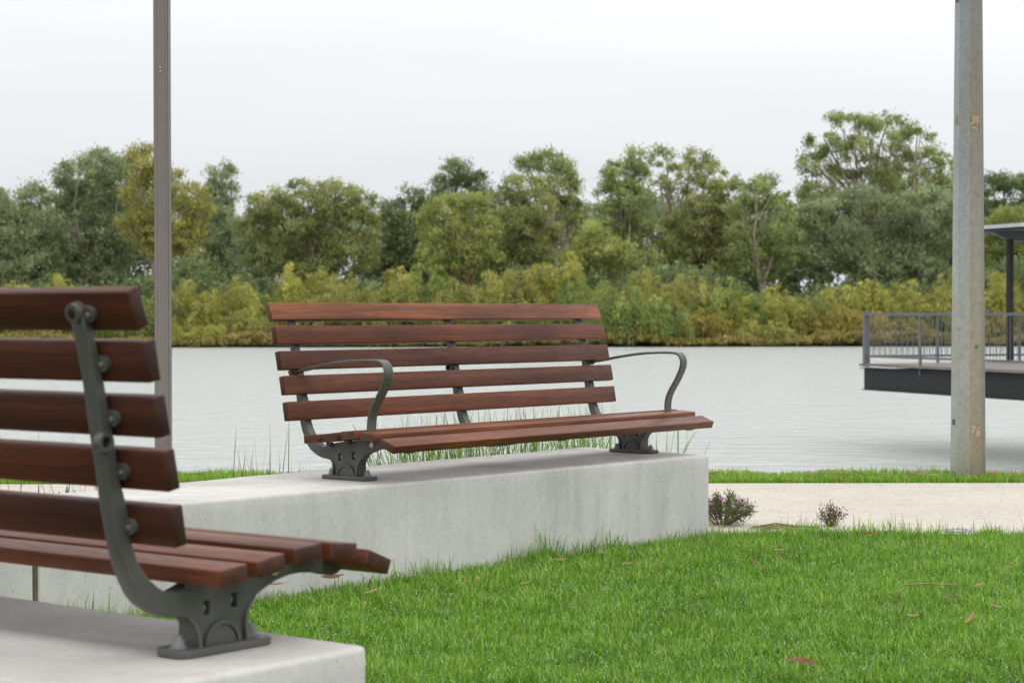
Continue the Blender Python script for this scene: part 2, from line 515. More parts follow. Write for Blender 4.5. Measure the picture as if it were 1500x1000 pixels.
# ---- bench
BX, BY, BZ = 0.9, 0.155, -0.187
def L(a, b_, z): return Vector((a - BX, -(b_ - BY), z - BZ))
HS, TS = 0.0606, 0.0242
back = [(-0.0711, 0.3217, 0.379), (-0.0497, 0.2422, 0.1813), (-0.0309, 0.1623, 0.198), (-0.0132, 0.0832, 0.1978), (0.0, 0.0, 0.1615)]
seat = [((0.0607, -0.0455), 0.100), ((0.1405, -0.0393), 0.135), ((0.2222, -0.0272), 0.085), ((0.3060, -0.0248), -0.095), ((0.3925, -0.0425), -0.375)]
AF = [0.11, 0.90, 1.69]

def slat(name, poly, parent, color):
    bm = bmesh.new()
    prism(bm, poly, 0.0, 1.8, lambda u, v, w_: L(w_, u, v))
    bmesh.ops.recalc_face_normals(bm, faces=bm.faces)
    bevel_all(bm, 0.0028, 2)
    ob = from_bm(name, bm, M_wood, parent)
    for p in ob.data.polygons: p.use_smooth = True
    ob.data.set_sharp_from_angle(angle=R(50))
    ob.color = (*color, 1)
    return ob

rear = [(-0.1180, 0.3460), (-0.1100, 0.3120), (-0.1010, 0.2750), (-0.0930, 0.2385), (-0.0825, 0.1740), (-0.0700, 0.1085), (-0.0620, 0.0550), (-0.0480, -0.0070), (-0.0390, -0.0370), (-0.0270, -0.0620), (-0.0150, -0.0830), (-0.0010, -0.0975), (0.0150, -0.1080), (0.0320, -0.1165), (0.0530, -0.1220), (0.0750, -0.1255)]
front = [(0.4330, -0.0858), (0.3920, -0.0665), (0.3660, -0.0590), (0.3050, -0.0520), (0.2815, -0.0500), (0.2300, -0.0560), (0.2030, -0.0600), (0.1430, -0.0665), (0.1241, -0.0690), (0.0900, -0.0760), (0.0620, -0.0850), (0.0450, -0.0830), (0.0300, -0.0750), (0.0123, -0.0610), (-0.0010, -0.0470), (-0.0117, -0.0310), (-0.0190, -0.0130), (-0.0240, 0.0026), (-0.0310, 0.0500), (-0.0360, 0.0650), (-0.0480, 0.1020), (-0.0545, 0.1440), (-0.0660, 0.1995), (-0.0790, 0.2575), (-0.0890, 0.2950), (-0.0935, 0.3140), (-0.1010, 0.3330), (-0.1090, 0.3480)]
beam_low = [(0.4180, -0.0935), (0.4100, -0.0945), (0.4000, -0.0935), (0.3800, -0.0880), (0.3520, -0.0840), (0.3280, -0.0825), (0.3080, -0.0835), (0.2770, -0.0895), (0.2463, -0.1015), (0.2320, -0.1095), (0.2192, -0.1210), (0.2120, -0.1320)]
ped = [(0.0890, -0.1280), (0.0965, -0.1340), (0.1010, -0.1430), (0.1030, -0.1550), (0.1030, -0.1760), (0.2070, -0.1760), (0.2070, -0.1550), (0.2085, -0.1410)]
midlow = [(0.1000, -0.1260), (0.1500, -0.1220), (0.1900, -0.1160), (0.2250, -0.1080)]

def curve_mesh(splines, depth, bev):
    cu = bpy.data.curves.new('outline', 'CURVE')
    cu.dimensions = '2D'
    cu.fill_mode = 'BOTH'
    cu.extrude = depth - bev
    cu.bevel_depth = bev
    cu.bevel_resolution = 2
    cu.offset = -bev
    for pts in splines:
        s = cu.splines.new('POLY')
        s.points.add(len(pts) - 1)
        for q, (x, y) in zip(s.points, pts):
            q.co = (x, y, 0, 1)
        s.use_cyclic_u = True
    o = bpy.data.objects.new('outline', cu)
    C.objects.link(o)
    dg = bpy.context.evaluated_depsgraph_get()
    me = bpy.data.meshes.new_from_object(o.evaluated_get(dg))
    bpy.data.objects.remove(o)
    return me

def frame_part(af, parent, full, side):
    """side: +1 when the bolts' lugs sit towards a=0"""
    if full:
        outline = rear + ped + beam_low[::-1] + front
        slots = []
        for (cx, cz) in ((0.128, -0.1165), (0.186, -0.110)):
            slots.append([(cx - 0.0065, cz - 0.011), (cx - 0.0065, cz + 0.009), (cx - 0.004, cz + 0.0115), (cx + 0.004, cz + 0.0115), (cx + 0.0065, cz + 0.009), (cx + 0.0065, cz - 0.011)])
    else:
        outline = rear + midlow + [p for p in beam_low[::-1] if p[0] > 0.24] + front
        slots = []
    me = curve_mesh([outline] + slots, 0.0145, 0.0028)
    # curve plane (x=b, y=z, z=a offset) -> bench local
    M = Matrix(((0, 0, 1, af - BX), (-1, 0, 0, BY), (0, 1, 0, -BZ), (0, 0, 0, 1)))
    me.transform(M)
    me.materials.clear()
    ob = link('support_frame', me, M_frame, parent)
    # T flange on the rear of the upright
    s = side
    def lug(b_, z, ang):
        up = Vector((0, math.sin(ang), math.cos(ang)))      # in bench local (y = -b)
        fr = Vector((0, -math.cos(ang), math.sin(ang)))
        a0 = af - s * 0.0225
        c = L(a0, b_, z)
        bm = bmesh.new()
        cyl(bm, c - fr * 0.008, c + fr * 0.0005, 0.0118, n=20)
        q = L(af - s * 0.010, b_, z)
        vs = []
        e = 0.0118
        bx = [(c + up * e), (q + up * e), (q - up * e), (c - up * e)]
        v0 = [bm.verts.new(p - fr * 0.0075) for p in bx]
        v1 = [bm.verts.new(p) for p in bx]
        bm.faces.new(v0); bm.faces.new(v1[::-1])
        for i in range(4): bm.faces.new((v0[i], v0[(i + 1) % 4], v1[(i + 1) % 4], v1[i]))
        from_bm('slat_lug', bm, M_frame, ob)
        bm = bmesh.new()
        cyl(bm, c - fr * 0.0110, c - fr * 0.0075, 0.0038, n=8)
        from_bm('slat_bolt', bm, M_steel, ob)
    for (b0, z0, ang) in back:
        m_ = 0.47 * HS
        lug(b0 - math.sin(ang) * m_ - math.cos(ang) * TS, z0 + math.cos(ang) * m_ - math.sin(ang) * TS, ang)
    # rounded head with a cast boss
    bm = bmesh.new()
    cyl(bm, L(af + s * 0.001, -0.1225, 0.3375), L(af + s * 0.001, -0.104, 0.342), 0.0150, 0.0165, n=20)
    from_bm('head_boss', bm, M_frame, ob)
    bm = bmesh.new()
    cyl(bm, L(af + s * 0.001, -0.1236, 0.3373), L(af + s * 0.001, -0.1222, 0.3376), 0.0070, n=14)
    from_bm('head_socket', bm, M_hole, ob)
    # armrest boss through the side
    bm = bmesh.new()
    c0, c1 = (-0.078, 0.150), 0.0
    n = 20
    def ring(a, r): return [bm.verts.new(L(a, c0[0] + 0.001 + r * math.cos(2 * math.pi * i / n), c0[1] + r * math.sin(2 * math.pi * i / n))) for i in range(n)]
    rs = [ring(af - s * 0.010, 0.0165), ring(af - s * 0.0205, 0.0155), ring(af - s * 0.0220, 0.0138), ring(af - s * 0.0220, 0.0085), ring(af - s * 0.0160, 0.0078)]
    for a_, b2 in zip(rs, rs[1:]):
        for i in range(n): bm.faces.new((a_[i], a_[(i + 1) % n], b2[(i + 1) % n], b2[i]))
    from_bm('arm_boss', bm, M_frame, ob)
    bm = bmesh.new()
    cyl(bm, L(af - s * 0.0150, c0[0] + 0.001, c0[1]), L(af - s * 0.0163, c0[0] + 0.001, c0[1]), 0.0079, n=16)
    from_bm('arm_socket', bm, M_hole, ob)
    # seat bolts under the slats
    for (b_, z) in ((0.092, -0.0725), (0.172, -0.063), (0.252, -0.053), (0.335, -0.0565)):
        bm = bmesh.new()
        cyl(bm, L(af - s * 0.021, b_, z + 0.002), L(af - s * 0.021, b_, z - 0.008), 0.0125, n=14)
        cyl(bm, L(af - s * 0.021, b_, z - 0.0079), L(af - s * 0.021, b_, z - 0.0125), 0.005, n=8)
        from_bm('seat_lug', bm, M_frame, ob)
    # front side screw
    bm = bmesh.new()
    cyl(bm, L(af - s * 0.013, 0.270, -0.072), L(af - s * 0.0200, 0.270, -0.072), 0.0085, n=16)
    from_bm('side_screw', bm, M_steel, ob)
    if full:
        # arch relief on both faces
        for s2 in (-1, 1):
            bm = bmesh.new()
            cx, cz, ro, ri = 0.157, -0.175, 0.0385, 0.0315
            for (r, lo, hi) in ((ri - 0.002, 0.012, 0.0172),):
                pts = [(cx + r * math.cos(u), cz + r * math.sin(u)) for u in [math.pi * i / 18 for i in range(19)]]
                prism(bm, pts, s2 * lo, s2 * hi, lambda u, v, w_: L(af + w_, u, v))
            outer = [(cx + ro * math.cos(math.pi * i / 18), cz + ro * math.sin(math.pi * i / 18)) for i in range(19)]
            inner = [(cx + ri * math.cos(math.pi * i / 18), cz + ri * math.sin(math.pi * i / 18)) for i in range(19)]
            for i in range(18):
                prism(bm, [outer[i], outer[i + 1], inner[i + 1], inner[i]], s2 * 0.012, s2 * 0.0205, lambda u, v, w_: L(af + w_, u, v))
            bmesh.ops.remove_doubles(bm, verts=bm.verts, dist=1e-6)
            from_bm('arch_relief', bm, M_frame, ob)
        # hourglass flanges of the foot, widening towards the plate
        for path, d in (([(0.0890, -0.1275), (0.0965, -0.1338), (0.1010, -0.1430), (0.1030, -0.1550), (0.1030, -0.1745)], 1),
                        ([(0.2325, -0.1090), (0.2192, -0.1208), (0.2120, -0.1320), (0.2085, -0.1410), (0.2070, -0.1550), (0.2070, -0.1745)], -1)):
            bm = bmesh.new()
            prev = None
            n_ = len(path)
            for i, (bb, z) in enumerate(path):
                hw_ = 0.0150 + 0.0105 * (i / (n_ - 1)) ** 1.3
                bb -= d * 0.0012
                r_ = [bm.verts.new(L(af - hw_, bb, z)), bm.verts.new(L(af + hw_, bb, z)), bm.verts.new(L(af + hw_, bb + d * 0.006, z)), bm.verts.new(L(af - hw_, bb + d * 0.006, z))]
                if prev:
                    for k in range(4): bm.faces.new((prev[k], prev[(k + 1) % 4], r_[(k + 1) % 4], r_[k]))
                else: bm.faces.new(r_[::-1])
                prev = r_
            bm.faces.new(prev)
            from_bm('foot_flange', bm, M_frame, ob)
        # base plate
        hw, b0, b1, rr = 0.035, 0.057, 0.258, 0.022
        pts = []
        for (cx, cy, st) in ((b1 - rr, hw - rr, 0), (b0 + rr, hw - rr, 90), (b0 + rr, -hw + rr, 180), (b1 - rr, -hw + rr, 270)):
            for i in range(7):
                u = R(st + i * 15)
                pts.append((cx + rr * math.cos(u), cy + rr * math.sin(u)))
        me = curve_mesh([pts], 0.0065, 0.002)
        me.transform(Matrix(((0, 1, 0, af - BX), (-1, 0, 0, BY), (0, 0, 1, 0.0075), (0, 0, 0, 1))))
        me.materials.clear()
        link('base_plate', me, M_frame, ob)
        for b_ in (0.080, 0.235):
            bm = bmesh.new()
            z0 = -0.187 + 0.0135
            cyl(bm, L(af, b_, z0), L(af, b_, z0 + 0.0025), 0.0135, n=20)
            cyl(bm, L(af, b_, z0 + 0.0025), L(af, b_, z0 + 0.013), 0.0098, n=6)
            cyl(bm, L(af, b_, z0 + 0.013), L(af, b_, z0 + 0.019), 0.0062, n=12)
            from_bm('anchor_bolt', bm, M_zinc, ob)
        for (cx, cz) in ((0.128, -0.1165), (0.186, -0.110)):
            bm = bmesh.new()
            cyl(bm, L(af - 0.006, cx - 0.001, cz), L(af + 0.006, cx - 0.001, cz), 0.0050, n=10)
            from_bm('slot_nut', bm, M_steel, ob)
    return ob

def smooth_path(pts, n=6):
    out = []
    P = [Vector((*p, 0)) for p in pts]
    P = [P[0] * 2 - P[1]] + P + [P[-1] * 2 - P[-2]]
    for i in range(1, len(P) - 2):
        for k in range(n):
            t_ = k / n
            p0, p1, p2, p3 = P[i - 1:i + 3]
            q = 0.5 * ((2 * p1) + (p2 - p0) * t_ + (2 * p0 - 5 * p1 + 4 * p2 - p3) * t_ ** 2 + (3 * p1 - p0 - 3 * p2 + p3) * t_ ** 3)
            out.append((q.x, q.y))
    out.append((P[-2].x, P[-2].y))
    return out
ARM = smooth_path([(-0.082, 0.1505), (-0.02, 0.1585), (0.07, 0.1745), (0.16, 0.187), (0.25, 0.1925), (0.318, 0.1925), (0.345, 0.186), (0.3575, 0.165), (0.354, 0.135), (0.334, 0.095), (0.310, 0.058), (0.295, 0.030), (0.2885, 0.0), (0.288, -0.055)])
def armrest(ac, parent):
    bm = bmesh.new()
    n = len(ARM)
    rows = []
    for i, (b_, z) in enumerate(ARM):
        p0, p1 = ARM[max(i - 1, 0)], ARM[min(i + 1, n - 1)]
        d = Vector((p1[0] - p0[0], p1[1] - p0[1])).normalized()
        nx, nz = -d.y, d.x
        f = i / (n - 1)
        hw = 0.012 + 0.008 * min(1, f * 4)          # narrower at the back
        th = 0.0042
        c = ac + (0.018 * (1 - min(1, f * 4)) if ac < 0.9 else -0.018 * (1 - min(1, f * 4)))
        e = 0.0022
        prof = [(-hw + e, th), (hw - e, th), (hw, th - e), (hw, -th + e), (hw - e, -th), (-hw + e, -th), (-hw, -th + e), (-hw, th - e)]
        rows.append([bm.verts.new(L(c + u, b_ + nx * v, z + nz * v)) for u, v in prof])
    for r0, r1 in zip(rows, rows[1:]):
        for k in range(8): bm.faces.new((r0[k], r0[(k + 1) % 8], r1[(k + 1) % 8], r1[k]))
    bm.faces.new(rows[0][::-1]); bm.faces.new(rows[-1])
    ob = from_bm('armrest', bm, M_frame, parent)
    for p in ob.data.polygons: p.use_smooth = True
    ob.data.set_sharp_from_angle(angle=R(35))
    s = 1 if ac < 0.9 else -1
    bm = bmesh.new()
    c = ac + s * 0.018
    cyl(bm, L(c - s * 0.019, -0.064, 0.1515), L(c + s * 0.03, -0.064, 0.1515), 0.0095, n=16)
    cyl(bm, L(c - s * 0.019, -0.064, 0.1515), L(c - s * 0.024, -0.064, 0.1515), 0.0070, n=16)
    from_bm('arm_pivot', bm, M_frame, ob)
    return ob

bench = empty('park_bench', fpt(BX, BY, WT), R(90) - TH)
tag(bench, 'hardwood slat bench with two looped grey armrests, facing the lawn on the long wall', 'bench', 'hardwood slat benches on the seat walls')
tints_back = [(1.80, 1.92, 1.75), (1.10, 1.03, 1.0), (0.80, 0.74, 0.78), (0.92, 0.93, 0.92), (1.22, 1.14, 1.05)]
tints_seat = [(1.35, 1.3, 1.2), (0.95, 0.95, 0.95), (1.5, 1.55, 1.5), (1.65, 1.75, 1.65), (1.2, 1.22, 1.2)]
for (b0, z0, ang), col in zip(back, tints_back):
    up = (-math.sin(ang), math.cos(ang)); fr = (math.cos(ang), math.sin(ang))
    q = [(b0, z0), (b0 + HS * up[0], z0 + HS * up[1]), (b0 + HS * up[0] - TS * fr[0], z0 + HS * up[1] - TS * fr[1]), (b0 - TS * fr[0], z0 - TS * fr[1])]
    ob = slat('back_slat', q, bench, col)
    if col[0] > 1.5: ob['label'] = 'top back slat, weathered to a lighter orange brown'
for ((b0, z0), ang), col in zip(seat, tints_seat):
    d = (math.cos(ang), math.sin(ang)); nn = (math.sin(ang), -math.cos(ang))
    T2 = 0.0262
    q = [(b0, z0), (b0 + HS * d[0], z0 + HS * d[1]), (b0 + HS * d[0] + T2 * nn[0], z0 + HS * d[1] + T2 * nn[1]), (b0 + T2 * nn[0], z0 + T2 * nn[1])]
    slat('seat_slat', q, bench, col)
frame_part(AF[0], bench, True, 1)
frame_part(AF[1], bench, False, 1)
frame_part(AF[2], bench, True, -1)

def copy_tree(o, parent=None):
    c = o.copy()
    C.objects.link(c)
    if parent: c.parent = parent
    for ch in list(o.children):
        copy_tree(ch, c)
    return c
near = copy_tree(bench)
near.location = npt(BX, BY, WT)
near.rotation_euler = (0, 0, R(180) - TH)
near['label'] = 'armless hardwood slat bench seen from behind, cut by the left edge of the photo'
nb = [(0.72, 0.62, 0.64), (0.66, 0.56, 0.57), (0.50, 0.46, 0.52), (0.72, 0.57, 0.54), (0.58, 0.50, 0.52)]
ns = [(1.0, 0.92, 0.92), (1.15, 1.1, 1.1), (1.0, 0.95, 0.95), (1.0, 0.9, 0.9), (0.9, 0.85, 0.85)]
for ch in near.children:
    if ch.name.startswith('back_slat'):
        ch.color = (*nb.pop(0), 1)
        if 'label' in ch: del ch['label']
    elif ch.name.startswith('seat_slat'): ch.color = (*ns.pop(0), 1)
armrest(0.072, bench)
armrest(1.728, bench)

# ------------------------------------------------------------------ posts
lp = empty('square_post', (-1.770, 10.27, 0))
tag(lp, 'tall square bronze grey metal post with fine grooves, behind the armless bench', 'post')
bm = bmesh.new()
hw = 0.0381
prof = []
def side_prof():
    # one grooved face from (-hw,-hw) to (hw,-hw)
    xs_ = [-1, -0.93, -0.62, -0.58, -0.50, -0.46, -0.2, -0.16, 0.16, 0.2, 0.46, 0.50, 0.58, 0.62, 0.93]
    dp = [0.12, 0, 0, 0.06, 0.06, 0, 0, 0.06, 0.06, 0, 0, 0.06, 0.06, 0, 0]
    return [(x * hw, -hw + d * hw) for x, d in zip(xs_, dp)]
sp_ = side_prof()
for k in range(4):
    c_, s_ = math.cos(k * math.pi / 2), math.sin(k * math.pi / 2)
    prof += [(x * c_ - y * s_, x * s_ + y * c_) for x, y in sp_]
prism(bm, prof, -0.3, 4.6, lambda u, v, w_: (u, v, w_))
sh = from_bm('post_shaft', bm, M_postbronze, lp)
bm = bmesh.new(); box(bm, (-0.044, -0.044, 4.6), (0.044, 0.044, 4.615)); bevel_all(bm, 0.003)
from_bm('post_cap', bm, M_postbronze, lp)
bm = bmesh.new()
for z in (2.072, 2.090): cyl(bm, (-0.002, -0.039, z), (-0.002, -0.0425, z), 0.005, n=10)
from_bm('screw', bm, M_steel, lp)

def galv_mat():
    m, t, b = mat('weathered_galvanised_steel')
    v = coords(t)
    vo = t.nodes.new('ShaderNodeTexVoronoi')
    vo.inputs['Scale'].default_value = 62
    t.links.new(mix(t, v, noise(t, v, 30, 2), 0.03), vo.inputs['Vector'])
    n = noise(t, coords(t, (3, 3, 0.8)), 1.5, 5, 0.6)
    zz = t.nodes.new('ShaderNodeSeparateXYZ')
    t.links.new(v, zz.inputs[0])
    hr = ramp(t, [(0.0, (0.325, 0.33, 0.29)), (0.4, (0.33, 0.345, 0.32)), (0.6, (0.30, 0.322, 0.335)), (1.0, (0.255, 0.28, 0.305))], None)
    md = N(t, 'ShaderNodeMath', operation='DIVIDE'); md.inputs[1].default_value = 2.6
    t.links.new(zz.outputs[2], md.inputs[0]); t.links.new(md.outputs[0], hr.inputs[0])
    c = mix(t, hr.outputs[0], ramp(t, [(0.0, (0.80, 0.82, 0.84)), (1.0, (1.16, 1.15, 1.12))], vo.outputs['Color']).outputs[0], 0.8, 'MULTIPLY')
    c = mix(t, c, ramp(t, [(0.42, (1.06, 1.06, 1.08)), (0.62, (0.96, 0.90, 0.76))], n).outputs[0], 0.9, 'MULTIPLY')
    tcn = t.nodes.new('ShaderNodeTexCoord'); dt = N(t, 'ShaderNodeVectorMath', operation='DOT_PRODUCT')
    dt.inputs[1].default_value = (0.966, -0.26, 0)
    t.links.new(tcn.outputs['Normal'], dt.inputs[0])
    sd_ = ramp(t, [(0.0, (1.22, 1.24, 1.25)), (0.22, (1.0, 1.02, 1.03)), (0.56, (0.80, 0.745, 0.63)), (0.90, (0.62, 0.61, 0.56))], None, 'CONSTANT')  # facet tints by normal: light and shade painted in, along with tan staining
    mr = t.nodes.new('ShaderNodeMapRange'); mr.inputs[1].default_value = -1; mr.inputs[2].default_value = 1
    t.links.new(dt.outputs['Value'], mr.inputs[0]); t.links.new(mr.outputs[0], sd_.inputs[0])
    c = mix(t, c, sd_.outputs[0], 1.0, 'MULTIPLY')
    t.links.new(c, b.inputs['Base Color'])
    b.inputs['Metallic'].default_value = 0.35
    b.inputs['Roughness'].default_value = 0.5
    bump(t, b, noise(t, v, 90, 3), 0.1, 0.002)
    return m
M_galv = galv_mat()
rp = empty('octagonal_pole', (2.309, 10.245, 0))
tag(rp, 'tapered octagonal galvanised steel pole with rusty patches, standing in the grass by the river', 'pole')
bm = bmesh.new()
r0, r1, zt = 0.0905, 0.0905 - (0.0905 - 0.0700) / 2.40 * 5.2, 5.2
rot = R(37.1)
ra = [bm.verts.new((r0 * math.cos(rot + i * math.pi / 4), r0 * math.sin(rot + i * math.pi / 4), -0.3)) for i in range(8)]
rb = [bm.verts.new((r1 * math.cos(rot + i * math.pi / 4), r1 * math.sin(rot + i * math.pi / 4), zt)) for i in range(8)]
for i in range(8): bm.faces.new((ra[i], ra[(i + 1) % 8], rb[(i + 1) % 8], rb[i]))
bm.faces.new(rb); bm.faces.new(ra[::-1])
bevel_all(bm, 0.0022, 2, 0.3)
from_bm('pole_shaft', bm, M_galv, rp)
def rust_mat():
    m, t, b = mat('rusty_sticker_patch')
    n = noise(t, coords(t), 60, 5, 0.7)
    t.links.new(ramp(t, [(0.38, (0.13, 0.09, 0.06)), (0.5, (0.33, 0.25, 0.16)), (0.62, (0.42, 0.38, 0.30))], n).outputs[0], b.inputs['Base Color'])
    b.inputs['Roughness'].default_value = 0.85
    return m
M_rust = rust_mat()
M_tag = metal_paint('dull_tag', (0.10, 0.10, 0.11), 0.6)
def on_face(ang_i, z, u, su, sz, name, m, th=0.0025):
    """patch on the pole's face whose normal is at angle rot + (i + .5) * 45 deg"""
    fr_ = (z + 0.3) / (zt + 0.3)
    rr = (r0 + (r1 - r0) * fr_)
    ap = rr * math.cos(math.pi / 8)
    an = rot + (ang_i + 0.5) * math.pi / 4
    nrm = Vector((math.cos(an), math.sin(an), 0)); tan = Vector((-math.sin(an), math.cos(an), 0))
    bm = bmesh.new()
    c = nrm * (ap - 0.001) + tan * u + Vector((0, 0, z))
    sl_ = nrm * ((r1 - r0) / (zt + 0.3) * math.cos(math.pi / 8))
    edge = [(-su, -sz), (0.1 * su, -sz * 1.04), (su, -sz * 0.96), (su * 0.98, sz * 0.1), (su, sz * 1.25), (su * 0.7, sz), (-su * 0.96, sz * 0.97), (-su, 0)]
    v0 = [bm.verts.new(c + tan * x + Vector((0, 0, y)) + sl_ * y) for x, y in edge]
    v1 = [bm.verts.new(v.co + nrm * th) for v in v0]
    bm.faces.new(v1); bm.faces.new(v0[::-1])
    for i in range(len(edge)): bm.faces.new((v0[i], v0[(i + 1) % 8], v1[(i + 1) % 8], v1[i]))
    return from_bm(name, bm, m, rp)
zpx = lambda py: H - (py - 461.4) / F * 10.16
on_face(5, zpx(181), 0.0, 0.024, 0.036, 'rust_patch', M_rust)
on_face(5, zpx(633), 0.002, 0.026, 0.030, 'rust_patch', M_rust)
on_face(3, zpx(176), 0.006, 0.013, 0.022, 'rust_patch', M_rust)
on_face(3, zpx(620), 0.0, 0.014, 0.014, 'metal_tag', M_tag)
on_face(5, zpx(509), 0.006, 0.008, 0.008, 'paint_chip', M_tag)
on_face(3, zpx(0), 0.0, 0.018, 0.010, 'metal_tag', M_tag)

# ------------------------------------------------------------------ river deck with railing, and its shelter
DC = at(1264, 533, 40.0)
DZ = DC.z
du = Vector((-0.342, 0.940, 0)); dn = -du; dv = Vector((0.940, 0.342, 0))   # dn: towards the shore, dv: across the deck
dk = empty('river_deck', (DC.x, DC.y, DZ), math.atan2(dv.y, dv.x))
tag(dk, 'dark steel framed deck with grey railing reaching out over the river', 'deck')
# local axes: x = dv (across), y = du (away) -> towards shore is -y
LD, WD = 27.0, 3.7
def deck_mat():
    m, t, b = mat('grey_weathered_decking')
    n = noise(t, coords(t, (7, 1, 1)), 2.0, 5, 0.6)
    t.links.new(ramp(t, [(0.3, (0.13, 0.115, 0.105)), (0.7, (0.26, 0.235, 0.215))], n).outputs[0], b.inputs['Base Color'])
    b.inputs['Roughness'].default_value = 0.8
    return m
M_deck = deck_mat()
bm = bmesh.new()
y = 0.06
while y > -LD:
    box(bm, (-0.05, y - 0.135, -0.045), (WD, y, 0.0))
    y -= 0.142
from_bm('deck_boards', bm, M_deck, dk)
bm = bmesh.new()
box(bm, (0.03, -LD, -0.50), (0.10, 0.0, -0.075))
box(bm, (0.0, -LD, -0.52), (0.20, 0.05, -0.502))
box(bm, (-0.03, -LD, -0.098), (0.16, 0.05, -0.080))
from_bm('side_beam', bm, M_dark, dk)
bm = bmesh.new()
box(bm, (0.11, -0.10, -0.50), (WD, -0.03, -0.10))
from_bm('end_beam', bm, M_dark, dk)
for yy in (-10.5, -20.0):
    for xx in (0.6, 3.2):
        bm = bmesh.new(); cyl(bm, (xx, yy, -5), (xx, yy, -0.1), 0.16, n=16)
        from_bm('pile', bm, M_dark, dk)
rl = bpy.data.objects.new('railing', None); C.objects.link(rl); rl.parent = dk
RH = 1.0
bm = bmesh.new(); box(bm, (0.005, -LD, RH - 0.055), (0.075, 0.0, RH - 0.004)); bevel_all(bm, 0.008)
from_bm('top_rail', bm, M_rail, rl)
bm = bmesh.new(); box(bm, (0.022, -LD, 0.125), (0.062, 0.0, 0.168)); bevel_all(bm, 0.005)
from_bm('bottom_rail', bm, M_rail, rl)
bm = bmesh.new(); box(bm, (0.12, -0.075, RH - 0.055), (WD, -0.015, RH - 0.004)); bevel_all(bm, 0.008)
from_bm('top_rail', bm, M_rail, rl)
bm = bmesh.new(); box(bm, (0.12, -0.062, 0.125), (WD, -0.022, 0.168)); bevel_all(bm, 0.005)
from_bm('bottom_rail', bm, M_rail, rl)
bm = bmesh.new(); box(bm, (-0.005, -0.095, -0.06), (0.11, 0.0, RH + 0.03)); bevel_all(bm, 0.008)
from_bm('corner_post', bm, M_rail, rl)
bm = bmesh.new(); box(bm, (-0.017, -0.026, -0.17), (0.017, 0.026, RH - 0.057)); bevel_all(bm, 0.005)
ps = from_bm('rail_post', bm, M_rail, rl, loc=(0.02, -2.1, 0))
for loc in [(0.02, -2.1 * i, 0) for i in range(2, 13)] + [(1.68, -0.045, 0), (3.6, -0.045, 0)]:
    c = ps.copy(); C.objects.link(c); c.location = loc
bm = bmesh.new(); cyl(bm, (0, 0, 0.16), (0, 0, RH - 0.05), 0.0062, n=8, caps=False)
bl = None
locs = [(0.042, -0.19 - 0.105 * i, 0) for i in range(70) if abs(((0.19 + 0.105 * i) % 2.1) - 0) > 0.05] + [(0.22 + 0.128 * i, -0.042, 0) for i in range(27)]
for loc in locs:
    if bl is None: bl = from_bm('baluster', bm, M_rail, rl, loc=loc)
    else:
        c = bl.copy(); C.objects.link(c); c.location = loc

# shelter: roof whose left edge hides behind the pole
sg = empty('deck_shelter', Vector((DC.x, DC.y, DZ)) + dv * 2.02 + dn * 2.2, math.atan2(dv.y, dv.x))
tag(sg, 'open shelter with thin pale skillion roof and dark posts standing on the river deck', 'shelter')
p0 = at(1479, 533, 40.6)
sg.location = (p0.x, p0.y, DZ)
bm = bmesh.new()
prism(bm, [(-0.62, 2.665), (1.5, 2.655), (1.5, 2.735), (-0.62, 2.735)], -1.3, 0.9, lambda u, v, w_: (u, w_, v))
from_bm('roof', bm, M_roofmetal, sg)
bm = bmesh.new()
prism(bm, [(-0.58, 2.625), (1.4, 2.60), (1.4, 2.652), (-0.58, 2.662)], -1.25, 0.85, lambda u, v, w_: (u, w_, v))
from_bm('soffit', bm, M_dark, sg)
for yy in (0.0,):
    bm = bmesh.new()
    prism(bm, [(-0.40, 2.60), (-0.16, 2.49), (0.3, 2.42), (1.3, 2.40), (1.3, 2.58), (0.3, 2.62), (-0.40, 2.622)], yy - 0.05, yy + 0.05, lambda u, v, w_: (u, w_, v))
    from_bm('rafter', bm, M_tag, sg)
    for xx in (0.0,):
        bm = bmesh.new(); box(bm, (xx - 0.055, yy - 0.055, 0.02), (xx + 0.055, yy + 0.045, 2.47 - 0.01 * xx)); bevel_all(bm, 0.006)
        po = from_bm('post', bm, M_dark, sg)
        bm = bmesh.new(); box(bm, (xx - 0.11, yy - 0.11, 0.002), (xx + 0.11, yy + 0.11, 0.018))
        from_bm('foot_plate', bm, M_zinc, po)

# ------------------------------------------------------------------ far bank trees
def leaves_for(clumps, rad, per, size, droop, aspect=0.36, flat=0.6):
    n = len(clumps)
    cid = np.repeat(np.arange(n), per)
    m_ = len(cid)
    off = rng.normal(size=(m_, 3)) * (rad[cid][:, None] * 0.55)
    off[:, 2] *= flat
    c = clumps[cid] + off
    d = rng.normal(size=(m_, 3))
    d[:, 2] -= droop * np.abs(rng.normal(size=m_)) * 1.6
    d = unit(d)
    wv = unit(np.cross(d, rng.normal(size=(m_, 3))))
    s = size * rng.uniform(0.6, 1.35, m_)[:, None]
    ctone = np.clip(rng.normal(0.5, 0.17, n), 0, 1)
    tone = np.clip(ctone[cid] + rng.normal(0, 0.13, m_) + off[:, 2] / (rad[cid] + 1e-6) * 0.05, 0.0, 1.0)
    return c, d * s * 0.5, wv * s * 0.5 * aspect, tone

